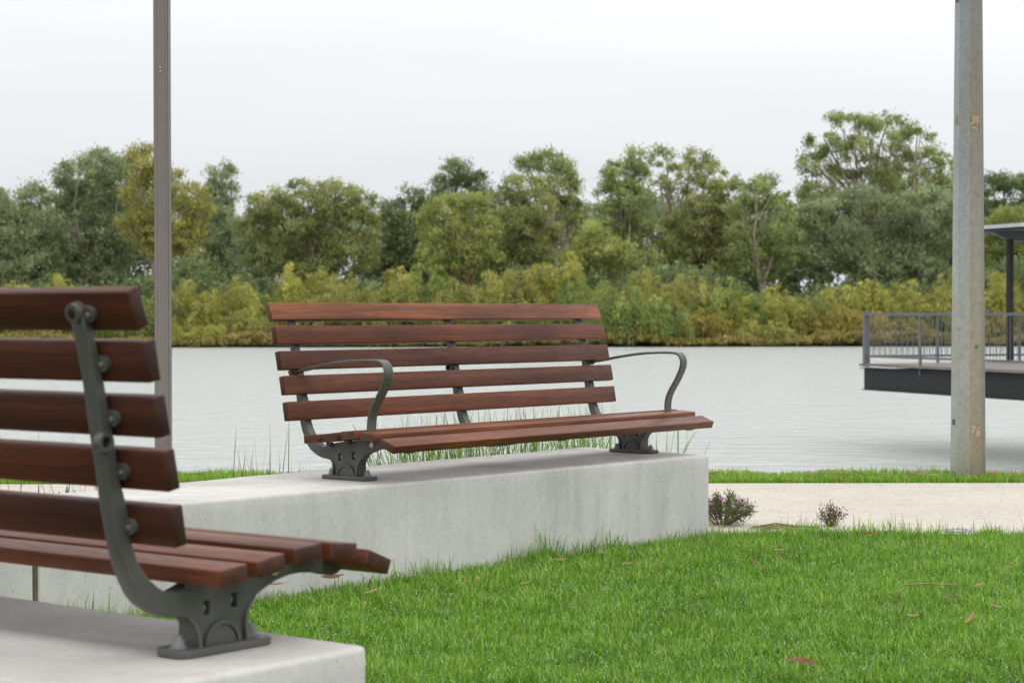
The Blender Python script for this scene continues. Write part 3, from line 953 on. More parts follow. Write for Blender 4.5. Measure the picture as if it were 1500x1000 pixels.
def limb(bm, p, q, r0_, r1_, bend=0.12, seg=6, n=6):
    p, q = Vector(p), Vector(q)
    ln = (q - p).length
    side = Vector((random.uniform(-1, 1), random.uniform(-1, 1), random.uniform(0.0, 0.7))) * ln * bend
    pts, rd = [], []
    for i in range(seg + 1):
        u = i / seg
        pts.append(p.lerp(q, u) + side * (4 * u * (1 - u)) * 0.8 + Vector((random.uniform(-1, 1), random.uniform(-1, 1), 0)) * ln * 0.015 * (0 < i < seg))
        rd.append(r0_ + (r1_ - r0_) * u)
    tube(bm, pts, rd, n)
    return pts

def gum(lobes, basex, D, pal, bark, label, dens=1.0, trunk_r=0.21, leaf=0.32, size_px=None, gap=1.0):
    k = D / F
    base = at(basex, 440, D)
    base.z = WATER_Z + 0.7 + (D - 175) * 0.02
    root = empty('gum_tree', base)
    tag(root, label, 'tree', 'gum trees on the far bank')
    cl, rd = [], []
    cents = []
    fill = [] if pal == 'yellow' else [(basex + random.uniform(-34, -18), random.uniform(372, 400), 26, 26), (basex + random.uniform(16, 34), random.uniform(368, 400), 28, 26), (basex + random.uniform(-8, 8), random.uniform(395, 412), 34, 20)]
    for (px, py, rx, ry) in list(lobes) + fill:
        P = at(px, py, D + random.uniform(-1, 1) * rx * k * 0.6)
        cents.append((P, rx * k, ry * k))
        X, Z = rx * k, ry * k
        Yd = 0.5 * (X + Z) * 1.05
        X, Yd, Z = X * 1.04, Yd * 1.04, Z * 1.08
        nc = max(8, int(math.pi * X * Z * 2.7 * dens))
        v = unit(rng.normal(size=(nc, 3)))
        v[:, 2] = np.where((v[:, 2] < -0.3) & (rng.random(nc) < 0.4), -v[:, 2], v[:, 2])
        v *= rng.uniform(0.30, 1.0, nc)[:, None] ** 0.5
        cl.append(np.array(P)[None] + v * np.array([X, Yd, Z])[None])
        rd.append(rng.uniform(0.42, 0.90, nc) * (0.8 + 0.05 * min(X, 4)))
    cl = np.concatenate(cl); rd = np.concatenate(rd)
    c, d, wv, tone = leaves_for(cl, rd, int(92), leaf, 0.9, 0.36, 0.75)
    me = quads_mesh('crown', c - np.array(base)[None], d, wv, tone)
    link('crown', me, M_leaf[pal], root)
    # trunk, main forks and limbs into the lobes
    bm = bmesh.new()
    zc = sorted(q[0].z for q in cents)
    top = Vector((np.mean([q[0].x for q in cents]), D, 0.5 * (zc[0] + zc[-1])))
    rr = trunk_r * (1.0 if bark is M_bark_dark else 1.35)
    trunk_r = rr
    fork = Vector((base.x * 0.7 + top.x * 0.3, D, base.z + (top.z - base.z) * 0.5)) - base
    limb(bm, (0, 0, -0.4), fork, trunk_r * 1.2, trunk_r * 0.85, 0.05)
    for (P, X, Z) in cents:
        e = P - base + Vector((0, 0, Z * 0.35))
        if bark is not M_bark_dark: e.y -= 0.28 * X
        pts = limb(bm, fork + Vector((0, 0, -random.uniform(0, 1.2))), e, trunk_r * random.uniform(0.45, 0.7), 0.05, 0.10)
        for _ in range(2):
            s_ = random.choice(pts[2:5])
            a = random.uniform(0, 6.28)
            limb(bm, s_, e + Vector((math.cos(a) * X * 0.8, math.sin(a) * X * 0.8, random.uniform(-0.5, 0.6) * Z)), trunk_r * 0.18, 0.02, 0.12, 5, 5)
    from_bm('trunk', bm, bark, root)
    return root

P_, K_, O_ = M_bark_pale, M_bark_dark, M_bark_orange
gums = [
 ([(5, 300, 26, 28), (52, 290, 28, 22), (28, 330, 40, 32), (10, 370, 40, 36), (62, 350, 34, 42), (40, 395, 50, 30)], 30, 188, 'grey', K_, 'dull grey green gum tree at the left edge of the photo'),
 ([(152, 238, 30, 20), (118, 258, 34, 24), (95, 285, 20, 26), (140, 290, 46, 36), (178, 262, 24, 30), (165, 330, 44, 42), (112, 335, 36, 40), (150, 380, 50, 34), (95, 375, 24, 34)], 135, 190, 'grey', P_, 'tall domed grey green gum above the top slat of the armless bench'),
 ([(212, 236, 30, 22), (240, 262, 26, 20), (205, 285, 26, 28), (276, 288, 28, 20), (255, 318, 30, 24), (296, 312, 16, 16), (222, 325, 30, 26), (280, 350, 26, 24), (240, 365, 30, 22), (195, 330, 20, 30)], 222, 184, 'yellow', P_, 'yellowing gum tree with bare white forks, right behind the square post'),
 ([(324, 258, 20, 20), (338, 286, 14, 18), (312, 288, 18, 22), (330, 320, 22, 22), (310, 345, 24, 28)], 322, 200, 'grey', K_, 'slim grey gum with a narrow see-through top, right of the yellowing gum'),
 ([(392, 305, 34, 24), (440, 288, 38, 20), (492, 282, 36, 16), (530, 298, 24, 22), (372, 340, 28, 28), (425, 330, 44, 32), (485, 322, 44, 30), (535, 335, 20, 30), (400, 378, 44, 30), (465, 365, 46, 32), (520, 372, 36, 32)], 462, 186, 'olive', K_, 'broad rounded olive gum above the left half of the armrest bench'),
 ([(575, 322, 20, 26), (606, 292, 22, 18), (628, 306, 14, 18), (592, 348, 32, 30), (574, 380, 28, 30), (620, 370, 30, 34)], 590, 194, 'dark', K_, 'low dark green gum in the dip right of the broad olive gum'),
 ([(672, 252, 26, 16), (654, 274, 20, 18), (700, 268, 24, 16), (688, 292, 30, 16), (645, 300, 16, 18), (715, 300, 12, 20)], 670, 200, 'dark', K_, 'dark green gum with a flat cap behind the fresh green gum'),
 ([(660, 303, 26, 18), (695, 300, 22, 18), (632, 330, 22, 26), (668, 340, 28, 28), (704, 342, 24, 26), (640, 372, 28, 24), (690, 378, 24, 18)], 686, 183, 'light', O_, 'fresh green gum tree with a straight tan trunk in front of darker gums'),
 ([(764, 274, 32, 16), (738, 296, 24, 20), (782, 300, 28, 22), (758, 328, 42, 24), (735, 352, 34, 30), (790, 348, 32, 30), (765, 375, 46, 24)], 755, 187, 'olive', K_, 'olive brown gum in the middle of the tree line, dense down to the willows'),
 ([(796, 236, 34, 15), (826, 252, 18, 18), (770, 246, 18, 12), (838, 278, 16, 18), (812, 280, 24, 22), (830, 310, 22, 24), (850, 330, 16, 26)], 818, 198, 'green', P_, 'tall open gum with ragged flat top and pale trunk, mid tree line'),
 ([(872, 342, 26, 14), (855, 362, 20, 18), (888, 366, 24, 20), (868, 384, 30, 16)], 875, 181, 'light', P_, 'small bright green gum standing low in front of the taller gums'),
 ([(928, 232, 18, 16), (902, 254, 22, 22), (934, 258, 20, 20), (895, 285, 22, 24), (926, 290, 28, 26), (905, 320, 28, 26), (938, 326, 26, 28), (920, 360, 30, 26)], 920, 189, 'green', P_, 'tall green gum with twin pointed tops and a long white trunk'),
 ([(975, 232, 24, 16), (1012, 232, 28, 16), (1042, 250, 20, 18), (990, 258, 24, 16), (1026, 272, 24, 16), (966, 275, 18, 18), (1000, 292, 24, 14), (1052, 275, 12, 14)], 968, 196, 'olive', P_, 'thin crowned gum with many sky gaps, right of the twin topped gum', 0.62),
 ([(1070, 282, 28, 20), (1035, 310, 34, 26), (1000, 338, 30, 26), (1060, 320, 30, 26), (1125, 272, 22, 12), (1020, 365, 40, 28), (1070, 362, 36, 28), (985, 372, 26, 24)], 1040, 192, 'olive', K_, 'bushy olive gum sloping down left of the pale forked gum'),
 ([(1112, 284, 26, 14), (1086, 302, 24, 16), (1145, 304, 22, 18), (1120, 308, 22, 14), (1095, 345, 26, 24), (1150, 345, 24, 26), (1118, 390, 40, 20)], 1116, 182, 'green', P_, 'gum with a pale bare fork showing under a small spreading crown'),
 ([(1248, 182, 38, 16), (1298, 188, 42, 16), (1342, 202, 26, 12), (1206, 212, 26, 20), (1186, 240, 18, 20), (1250, 222, 36, 22), (1304, 226, 38, 20), (1352, 232, 28, 18), (1384, 250, 22, 20), (1218, 262, 28, 20), (1276, 266, 40, 22), (1330, 268, 40, 24), (1195, 285, 26, 24), (1378, 285, 22, 26)], 1300, 196, 'green', P_, 'tallest gum tree, huge domed crown left of the octagonal pole', 0.8, 0.42),
 ([(1188, 325, 34, 30), (1226, 312, 30, 24), (1262, 300, 32, 24), (1305, 318, 38, 30), (1352, 310, 38, 34), (1392, 318, 24, 38), (1236, 352, 40, 30), (1292, 360, 44, 32), (1352, 362, 44, 34), (1190, 375, 40, 28), (1260, 392, 50, 22), (1340, 398, 50, 22)], 1290, 184, 'grey', K_, 'wide dark grey green gum below the tallest dome, left of the octagonal pole'),
 ([(1452, 278, 26, 20), (1478, 268, 20, 14), (1420, 300, 26, 30), (1500, 285, 24, 26), (1530, 275, 30, 24), (1462, 312, 34, 20), (1500, 330, 34, 24), (1420, 350, 30, 36), (1545, 320, 34, 36)], 1470, 198, 'dark', K_, 'dark gum behind the shelter, right of the octagonal pole'),
 ([(1480, 322, 34, 15), (1455, 345, 26, 22), (1505, 350, 34, 24), (1475, 378, 44, 26), (1535, 372, 30, 30)], 1490, 186, 'light', K_, 'fresh green gum just above the shelter roof, right of the octagonal pole'),
 ([(-40, 300, 40, 30), (-70, 330, 40, 40), (-30, 360, 40, 40)], -40, 190, 'green', K_, 'green gum just beyond the left edge of the photo'),
]
for gdef in gums:
    gum(*gdef)

def willow(px, top, hw_, pal, D, label, weep=1.0):
    k = D / F
    base = at(px, 500, D)
    base.z = WATER_Z + 0.25
    root = empty('willow_tree', base)
    tag(root, label, 'tree', 'willows along the far shore')
    T = at(px, top, D)
    hgt = T.z - base.z
    hw = hw_ * k
    hw *= 1.28
    C_, Dv, Wv, Tn = [], [], [], []
    bm = bmesh.new()
    npl = int(70 + 11.0 * hw * hgt)
    ph = rng.uniform(0, 6.28, 6)
    u = rng.uniform(-1, 1, npl)
    vy = rng.uniform(-1, 0.8, npl)
    rim = 1 - 0.10 * u ** 2 - 0.40 * u ** 4 - 0.12 * vy ** 2
    topz = hgt * np.clip(rim * (0.84 + 0.11 * np.sin(u * 4.3 + ph[0]) + 0.08 * np.sin(u * 8 + vy * 4 + ph[1])) * 1.06, 0.2, 1.06)
    rz = topz * (0.10 + 0.90 * rng.random(npl) ** 0.55)
    # tiers: hollows between the boughs
    keep = np.sin(u * 9 + rz / hgt * 7 + ph[3]) + np.sin(vy * 6 - rz * 1.7 + ph[4]) + rng.normal(0, 0.5, npl) > -0.45
    u, vy, rz, topz = u[keep], vy[keep], rz[keep], topz[keep]
    npl = len(u)
    m_ = 78
    tt = rng.random((npl, m_))
    az = np.arctan2(vy, u) + rng.normal(0, 0.9, npl)
    reach = rng.uniform(0.2, 0.6, npl)
    drop = np.minimum(weep * rng.uniform(0.9, 2.9, npl), np.maximum(rz * 0.9, 0.3))
    hx_ = np.sqrt(tt) * reach[:, None]
    zz_ = 0.55 * tt * (1 - tt) * 2 - tt ** 1.6 * drop[:, None]
    wid = (0.07 + 0.15 * np.sin(np.pi * np.clip(tt, 0, 1)))
    X_ = u[:, None] * hw + np.cos(az)[:, None] * hx_ + rng.normal(0, 1, tt.shape) * wid
    Y_ = vy[:, None] * hw * 0.85 + np.sin(az)[:, None] * hx_ + rng.normal(0, 1, tt.shape) * wid
    Z_ = rz[:, None] + zz_ + rng.normal(0, 0.6, tt.shape) * wid
    Z_ = np.maximum(Z_, 0.05 + 0.1 * rng.random(tt.shape))
    pos = np.stack([X_, Y_, Z_], -1).reshape(-1, 3)
    n_ = len(pos)
    dz = (0.7 - 3.4 * tt).reshape(-1)
    d = np.stack([np.repeat(np.cos(az), m_) * 0.6 + rng.normal(0, 0.35, n_), np.repeat(np.sin(az), m_) * 0.6 + rng.normal(0, 0.35, n_), dz + rng.normal(0, 0.35, n_)], 1)
    d = unit(d)
    wv = unit(np.cross(d, rng.normal(size=(n_, 3))))
    sz_ = rng.uniform(0.18, 0.42, n_)[:, None]
    ptone = rng.normal(0.47, 0.19, npl) + 0.22 * (rz / hgt - 0.55) + 0.10 * np.sin(u * 4 + ph[5])  # tone rises with height: top light painted into the leaf colour
    Tn.append(np.clip(np.repeat(ptone, m_) + rng.normal(0, 0.09, n_), 0, 1))
    C_.append(pos); Dv.append(d * sz_ * 0.5); Wv.append(wv * sz_ * 0.12)
    for i in rng.choice(npl, 22):
        limb(bm, (random.uniform(-0.3, 0.3), random.uniform(-0.3, 0.3), -0.3), (u[i] * hw * 0.9, vy[i] * hw * 0.75, rz[i]), 0.07, 0.02, 0.12, 5, 5)
    me = quads_mesh('crown', np.concatenate(C_), np.concatenate(Dv), np.concatenate(Wv), np.concatenate(Tn))
    link('crown', me, M_leaf[pal], root)
    from_bm('trunk', bm, K_, root)

Wy, Wg, Wo, Wr = 'willow_yellow', 'willow_green', 'willow_olive', 'willow_rust'
willows = [
 (55, 398, 55, Wy, 170, 'low yellow willow showing over the top slat of the armless bench'),
 (-25, 405, 45, Wo, 171, 'olive willow at the left edge of the photo behind the armless bench'),
 (140, 425, 45, Wo, 170, 'olive willow behind the frame head of the armless bench'),
 (205, 430, 40, Wg, 169, 'green willow just left of the square post'),
 (262, 402, 30, Wo, 171, 'narrow olive willow just right of the square post, reaching the water'),
 (290, 470, 40, Wy, 167, 'lowest yellow willow, at the waterline right of the square post'),
 (335, 405, 42, Wy, 170, 'yellow green willow between the square post and the armrest bench'),
 (368, 452, 36, Wo, 168, 'olive willow touching the left end of the armrest bench back'),
 (395, 428, 36, Wg, 172, 'dull green willow behind the left end of the top bench slat'),
 (446, 380, 33, Wy, 171, 'upright yellow green willow standing tall over the left end of the bench'),
 (505, 402, 45, Wo, 170, 'olive willow under the broad olive gum'),
 (577, 392, 36, Wo, 171, 'rounded olive willow left of the bench middle'),
 (612, 378, 40, Wg, 173, 'grey green willow under the fresh green gum with the tan trunk'),
 (690, 396, 44, Wo, 170, 'olive willow behind the middle of the top bench slat'),
 (757, 392, 42, Wo, 171, 'olive willow left of the tallest yellow willow'),
 (814, 367, 34, Wy, 172, 'tallest willow, yellow dome above the bench, under the small bright gum'),
 (862, 402, 38, Wg, 170, 'green willow right of the tallest yellow willow'),
 (905, 415, 34, Wg, 166.5, 'dark green weeping willow hanging to the water at the right end of the bench', 1.6),
 (942, 392, 48, Wo, 171, 'olive willow under the twin topped gum'),
 (960, 425, 40, Wg, 166.8, 'green weeping willow just above the right armrest', 1.6),
 (1005, 396, 40, Wo, 172, 'high olive willow right of the twin topped gum'),
 (1030, 452, 38, Wr, 168, 'rusty yellow willow at the waterline right of the right armrest'),
 (1066, 408, 40, Wg, 170, 'green willow with long curtains below the pale forked gum'),
 (1112, 420, 46, Wy, 170, 'yellow willow right of the green curtained willow'),
 (1120, 470, 36, Wo, 167, 'low olive willow at the waterline below the pale forked gum'),
 (1178, 424, 44, Wo, 170, 'olive willow with dark branches in the bay left of the railing'),
 (1215, 445, 38, Wr, 169, 'rusty olive willow in the bay left of the railing'),
 (1252, 403, 34, Wy, 171, 'bright yellow willow just left of the railing corner post'),
 (1300, 402, 40, Wy, 171, 'bright yellow willow above the left end of the railing'),
 (1300, 455, 36, Wr, 168, 'rusty willow seen through the left railing panel'),
 (1348, 425, 40, Wo, 170, 'olive willow behind the railing, left of the octagonal pole'),
 (1385, 398, 40, Wo, 172, 'olive willow partly hidden by the octagonal pole'),
 (1462, 400, 40, Wy, 171, 'yellow willow between the octagonal pole and the shelter post'),
 (1470, 448, 36, Wr, 169, 'rusty willow behind the railing right of the octagonal pole'),
 (1520, 408, 42, Wo, 171, 'olive willow at the right edge of the photo behind the shelter'),
]
for wd in willows:
    willow(*wd)

# undergrowth mass between and behind the trunks, distant woodland, shore grass: nobody could count these
def leaf_mass(name, n, xr_, D0, D1, zf, size, pal, label, cat, flat=0.7, nclump=900, rad=0.9):
    x = rng.uniform(xr_[0], xr_[1], nclump)
    D = rng.uniform(D0, D1, nclump)
    X = x * D
    zt_ = zf(x)
    z = WATER_Z + 0.3 + rng.uniform(0, 1, nclump) ** 0.8 * zt_
    c, d, wv, tone = leaves_for(np.stack([X, D, z], 1), rng.uniform(0.6, 1.2, nclump) * rad, n // nclump, size, 0.4, 0.42, flat)
    o = link(name, quads_mesh(name, c, d, wv, tone), M_leaf[pal])
    tag(o, label, cat, kind='stuff')
zu = lambda x: 5.2 + 1.1 * np.sin(x * 31) + 0.8 * np.sin(x * 77 + 1)
leaf_mass('undergrowth', 290000, (-0.31, 0.31), 174, 198, zu, 0.42, 'dark', 'dark tangled undergrowth between the willows and the gum trunks', 'undergrowth', nclump=3600)
SKX = [-80, 0, 60, 120, 200, 300, 350, 400, 500, 560, 600, 680, 740, 800, 840, 870, 930, 980, 1040, 1100, 1160, 1200, 1300, 1380, 1450, 1600]
SKY = [305, 292, 300, 262, 262, 290, 312, 308, 302, 312, 304, 292, 300, 292, 298, 292, 272, 290, 300, 305, 300, 275, 250, 275, 290, 290]
def zw_(x):
    py = np.interp(750 + F * x, SKX, SKY) + 10
    return H - (py - 461.4) / F * 208 - WATER_Z - 0.3
leaf_mass('distant_woodland', 330000, (-0.30, 0.30), 203, 214, zw_, 0.46, 'grey', 'grey green woodland filling the gaps far behind the gum trees', 'woodland', nclump=3300, rad=1.05)
leaf_mass('shore_grass', 80000, (-0.31, 0.31), 164.2, 166.8, lambda x: 0.55 + 0.35 * np.sin(x * 43) + 0.2 * np.sin(x * 130), 0.30, 'shore', 'pale yellow grass and reeds along the far waterline', 'grass', flat=0.5, nclump=1500, rad=0.42)

# ------------------------------------------------------------------ grass
def blades(P, ln, lean, az, wd, tone, curl=0.5, nseg=3, base=None):
    """P (n,3) roots; returns verts, loops, totals, tones"""
    n = len(P)
    hd = np.stack([np.cos(az), np.sin(az), np.zeros(n)], 1)
    sd_ = np.stack([-np.sin(az), np.cos(az), np.zeros(n)], 1)
    tw = rng.normal(0, 0.6, n)
    sd_ = unit(sd_ + hd * tw[:, None])
    v = np.empty((n, 2 * nseg + 1, 3), np.float32)
    p = P.copy()
    ang = lean * 0.35
    for i in range(nseg + 1):
        u = i / nseg
        if i < nseg:
            wdt = wd * (1 - 0.55 * u ** 1.5) * 0.5
            v[:, 2 * i] = p - sd_ * wdt[:, None]
            v[:, 2 * i + 1] = p + sd_ * wdt[:, None]
        else:
            v[:, 2 * nseg] = p
        step = ln / nseg
        p = p + hd * (np.sin(ang) * step)[:, None]
        p[:, 2] += np.cos(ang) * step
        ang = ang + lean * (0.65 / nseg + curl / nseg)
    k_ = 2 * nseg + 1
    pat, tot = [], []
    for i in range(nseg - 1):
        pat += [2 * i, 2 * i + 1, 2 * i + 3, 2 * i + 2]; tot.append(4)
    pat += [2 * nseg - 2, 2 * nseg - 1, 2 * nseg]; tot.append(3)
    loops = (np.arange(n)[:, None] * k_ + np.array(pat)[None]).ravel()
    totals = np.tile(tot, n)
    return v.reshape(-1, 3), loops, totals, np.repeat(tone, nseg)

def vnoise(x, y, s, seed):
    r_ = np.random.default_rng(seed)
    t_ = r_.random((64, 64))
    X, Y = x * s, y * s
    xi, yi = np.floor(X).astype(int), np.floor(Y).astype(int)
    fx, fy = X - xi, Y - yi
    fx, fy = fx * fx * (3 - 2 * fx), fy * fy * (3 - 2 * fy)
    g_ = lambda i, j: t_[i % 64, j % 64]
    return (g_(xi, yi) * (1 - fx) + g_(xi + 1, yi) * fx) * (1 - fy) + (g_(xi, yi + 1) * (1 - fx) + g_(xi + 1, yi + 1) * fx) * fy

def to_far(x, y):
    dx, dy = x - FO.x, y - FO.y
    return dx * A.x + dy * A.y, dx * B.x + dy * B.y
def to_near(x, y):
    dx, dy = x - NO.x, y - NO.y
    return dx * AN.x + dy * AN.y, dx * BN.x + dy * BN.y

def lawn():
    n0 = 660000
    x = rng.uniform(-1.9, 2.9, n0); y = rng.uniform(3.6, 7.75, n0)
    # thinner turf out to the sides, beyond the photo's frame
    x2 = rng.uniform(1.3, 4.6, 330000); y2 = rng.uniform(2.6, 7.75, 330000)
    o2 = x2 > 0.262 * y2 + 0.45
    o1 = np.abs(x) < 0.262 * y + 0.45
    x, y = np.concatenate([x[o1], x2[o2]]), np.concatenate([y[o1], y2[o2]])
    a, b_ = to_far(x, y); s, q = to_near(x, y)
    ok = (b_ > 0.366 + 0.0457 * a + 0.002) | (a > 1.775 + 0.06 * (0.447 - b_) / 0.6 + 0.012)
    ok &= ~((s > -0.05) & (q < 0.345))
    edge = 7.60 + 0.05 * (vnoise(x, y, 3, 1) - 0.5) + 0.10 * np.exp(-((x - 1.15) / 0.25) ** 2)
    ok &= y < edge
    x, y, a, b_ = x[ok], y[ok], a[ok], b_[ok]
    n = len(x)
    patch = vnoise(x, y, 2.2, 3) * 0.6 + vnoise(x, y, 7.5, 4) * 0.4
    tuft = vnoise(x, y, 16, 5)
    ln = rng.uniform(0.024, 0.052, n) * (0.70 + 0.65 * tuft) * (0.85 + 0.3 * patch)
    lean = np.abs(rng.normal(1.15, 0.65, n))
    near_wall = np.exp(-np.maximum(b_ - (0.366 + 0.0457 * a), 0) / 0.035) * (a < 1.8)
    tl = vnoise(a, a * 0 + 2.5, 4.5, 12)
    longb = (near_wall > 0.25) & (rng.random(n) < 0.30 * np.clip(tl * 2 - 0.6, 0, 1))
    ln[longb] *= 1 + rng.uniform(0.3, 1.7, longb.sum()) * np.clip(tl[longb] * 1.6 - 0.3, 0.2, 1); lean[longb] *= 0.5
    fe = vnoise(x, x * 0 + 1.5, 3.2, 13)
    far_edge = (y > 7.40) & (rng.random(n) < 0.10 * np.clip(fe * 2.4 - 1.1, 0, 1))
    ln[far_edge] *= rng.uniform(1.2, 2.0, far_edge.sum()); lean[far_edge] *= 0.5
    az = rng.uniform(0, 2 * np.pi, n)
    wd = rng.uniform(0.0023, 0.0047, n)
    tone = np.clip(0.13 + 0.42 * patch + 0.36 * tuft + rng.normal(0, 0.22, n), 0.0, 0.90)
    dry = rng.random(n) < 0.012 + 0.05 * np.exp(-((a + 0.1) ** 2 / 0.4 + (b_ - 0.62) ** 2 / 0.03))
    tone[dry] = rng.uniform(0.93, 1.0, dry.sum())
    P = np.stack([x, y, np.full(n, -0.002)], 1)
    return blades(P, ln, lean, az, wd, tone), n
(v_, l_, t_, tn_), nb_ = lawn()
print('lawn blades', nb_)
tag(link('lawn_grass', np_mesh('lawn_grass', v_, l_, t_, tn_), M_grass), 'thick green lawn grass in front of the concrete walls', 'grass', kind='stuff')

def glints():  # whitish specks added among the blades, painting in their glints
    n = 2800
    x = rng.uniform(-0.9, 1.7, n * 3); y = rng.uniform(4.2, 7.3, n * 3)
    a, b_ = to_far(x, y); s, q = to_near(x, y)
    ok = ((b_ > 0.40 + 0.0457 * a) | (a > 1.85)) & ~((s > -0.08) & (q < 0.37)) & (rng.random(n * 3) < 0.25 + vnoise(x, y, 3, 21))
    x, y = x[ok][:n], y[ok][:n]
    n = len(x)
    c = np.stack([x, y, rng.uniform(0.026, 0.046, n)], 1)
    r_ = rng.uniform(0.0006, 0.0017, n)[:, None, None]
    o = np.array([[1, 0, 0], [0, 1, 0], [-1, 0, 0], [0, -1, 0], [0, 0, 1], [0, 0, -1]], float)
    v = (c[:, None, :] + o[None] * r_).reshape(-1, 3)
    f = np.array([0, 1, 4, 1, 2, 4, 2, 3, 4, 3, 0, 4, 1, 0, 5, 2, 1, 5, 3, 2, 5, 0, 3, 5])
    me = np_mesh('glint_specks', v, (np.arange(n)[:, None] * 6 + f[None]).ravel(), np.full(n * 8, 3))
    me.polygons.foreach_set('use_smooth', np.ones(n * 8, bool))
    m, t, b = mat('pale_glint_speck')
    b.inputs['Base Color'].default_value = (0.75, 0.80, 0.78, 1)
    b.inputs['Roughness'].default_value = 0.08
    b.inputs['Specular IOR Level'].default_value = 0.9
    tag(link('glint_specks', me, m), 'tiny pale specks added as painted glints on the lawn blades', 'glints', kind='stuff')
glints()

def strip():
    n = 58000
    y = rng.uniform(10.03, 10.47, n); x = rng.uniform(-4.2, 5.2, n)
    tuft = vnoise(x, y, 6, 9); patch = vnoise(x, y, 1.6, 10)
    ln = rng.uniform(0.030, 0.060, n) * (0.60 + 0.75 * tuft)
    lean = np.abs(rng.normal(0.6, 0.4, n))
    tone = np.clip(0.60 + 0.2 * tuft + 0.22 * patch + rng.normal(0, 0.13, n), 0, 0.92)
    tone[rng.random(n) < 0.015] = 1.0
    z = np.zeros(n)
    return blades(np.stack([x, y, z], 1), ln, lean, rng.uniform(0, 6.28, n), rng.uniform(0.003, 0.0055, n), tone)
tag(link('bank_grass', np_mesh('bank_grass', *strip()), M_grass), 'strip of bright grass between the path and the river', 'grass', kind='stuff')

def tuft_thing(name, loc, n, lmin, lmax, spread, m, label, cat, group, lean=0.5, wd=0.0035, curl=0.5, tone=(0.5, 0.2)):
    az = rng.uniform(0, 6.28, n)
    r_ = spread * np.sqrt(rng.random(n))
    a2 = rng.uniform(0, 6.28, n)
    P = np.stack([r_ * np.cos(a2), r_ * np.sin(a2), np.zeros(n)], 1)
    me = np_mesh(name, *blades(P, rng.uniform(lmin, lmax, n), np.abs(rng.normal(lean, lean * 0.6, n)), az, rng.uniform(0.6, 1.2, n) * wd, np.clip(rng.normal(*tone, n), 0, 1), curl, 5))
    o = link(name, me, m, loc=loc)
    tag(o, label, cat, group)
    return o

def behind(px, off=0.14):
    lo, hi = 4.0, 9.5
    for _ in range(50):
        Y = 0.5 * (lo + hi)
        if to_far((px - 750) / F * Y, Y)[1] > -0.19 - off: lo = Y
        else: hi = Y
    return ((px - 750) / F * Y, Y, 0)
# green tufts along the back of the wall under and behind the bench
tspots = [(592, 6.86), (632, 6.98), (672, 7.02), (705, 7.12), (752, 7.22), (795, 7.30), (838, 7.42), (870, 7.52)]
tlab = ['grass tuft under the left end of the front seat slat, behind the wall', 'grass tuft behind the wall, second from left under the seat', 'grass tuft behind the wall in front of the middle bench frame', 'grass tuft behind the wall just right of the middle bench frame',
        'broad grass tuft behind the wall under the middle of the seat', 'grass tuft behind the wall left of the middle frame tip', 'grass tuft behind the wall right of the middle frame tip', 'thin grass tuft behind the wall just left of the right bench foot']
for (px, Y), lb in zip(tspots, tlab):
    tuft_thing('grass_tuft', behind(px, 0.16), 120, 0.28, 0.54, 0.12, M_reed, lb, 'grass', 'green grass tufts behind the bench', 0.42, 0.0055, 0.5, (0.5, 0.22))
for px, Y, lb in ((958, 7.75, 'sparse grass tuft behind the wall just right of the right bench foot'), (990, 7.80, 'sparse grass tuft behind the right end of the wall, under the slat ends'), (540, 6.75, 'sparse grass tuft behind the wall at the left bench foot')):
    tuft_thing('grass_tuft', behind(px, 0.12) if px < 900 else ((px - 750) / F * (Y + 0.35), Y + 0.35, 0), 16, 0.27, 0.50, 0.07, M_reed, lb, 'grass', 'green grass tufts behind the bench', 0.35, 0.005, 0.3)
for px, Y, n, h_, lb in ((356, 6.62, 10, 0.50, 'leftmost clump of thin dry rush stems left of the bench'), (378, 6.68, 9, 0.55, 'tall clump of thin dry rush stems left of the bench'), (412, 6.75, 8, 0.52, 'clump of thin dry rush stems just left of the bench foot'), (440, 6.75, 4, 0.45, 'two or three bent rush stems touching the left bench foot')):
    tuft_thing('rush_clump', behind(px), n, h_ * 0.60, h_ * 1.02, 0.06, M_rush, lb, 'rush', 'dry rush clumps behind the wall', 0.16, 0.0040, 0.1, (0.5, 0.3))
for px, Y, n, lb in ((10, 6.35, 6, 'dry rush stems seen through the lowest gap of the armless bench, at the left edge'), (48, 6.38, 6, 'dry rush stems seen through the lowest gap of the armless bench, in its middle'), (80, 6.42, 6, 'dry rush stems left of the fat grey green leaves'), (125, 6.48, 8, 'dry rush stems right of the fat grey green leaves')):
    tuft_thing('rush_clump', behind(px), n, 0.32, 0.52, 0.06, M_rush, lb, 'rush', 'dry rush clumps behind the wall', 0.28, 0.0035, 0.1, (0.4, 0.3))
# fat upright leaves in the gap of the near bench
m, t, b = mat('grey_green_succulent')
b.inputs['Base Color'].default_value = (0.10, 0.17, 0.09, 1)
b.inputs['Roughness'].default_value = 0.55
Y = 6.45
pl = empty('succulent_plant', behind(97, 0.2))
tag(pl, 'plant with fat upright grey green leaves seen through the lowest gap of the armless bench', 'plant')
for i in range(14):
    bm = bmesh.new()
    a = random.uniform(0, 6.28); r_ = random.uniform(0.0, 0.09)
    p = Vector((math.cos(a) * r_, math.sin(a) * r_ * 0.6, 0))
    h_ = random.uniform(0.26, 0.315)
    q = p * 1.5
    tube(bm, [p + (q - p) * u + Vector((0, 0, h_ * u)) for u in (0, 0.35, 0.6, 0.8, 0.93, 1.0)], [0.004, 0.004, 0.007, 0.0085, 0.006, 0.0012], 8)
    from_bm('leaf', bm, m, pl, smooth=True)

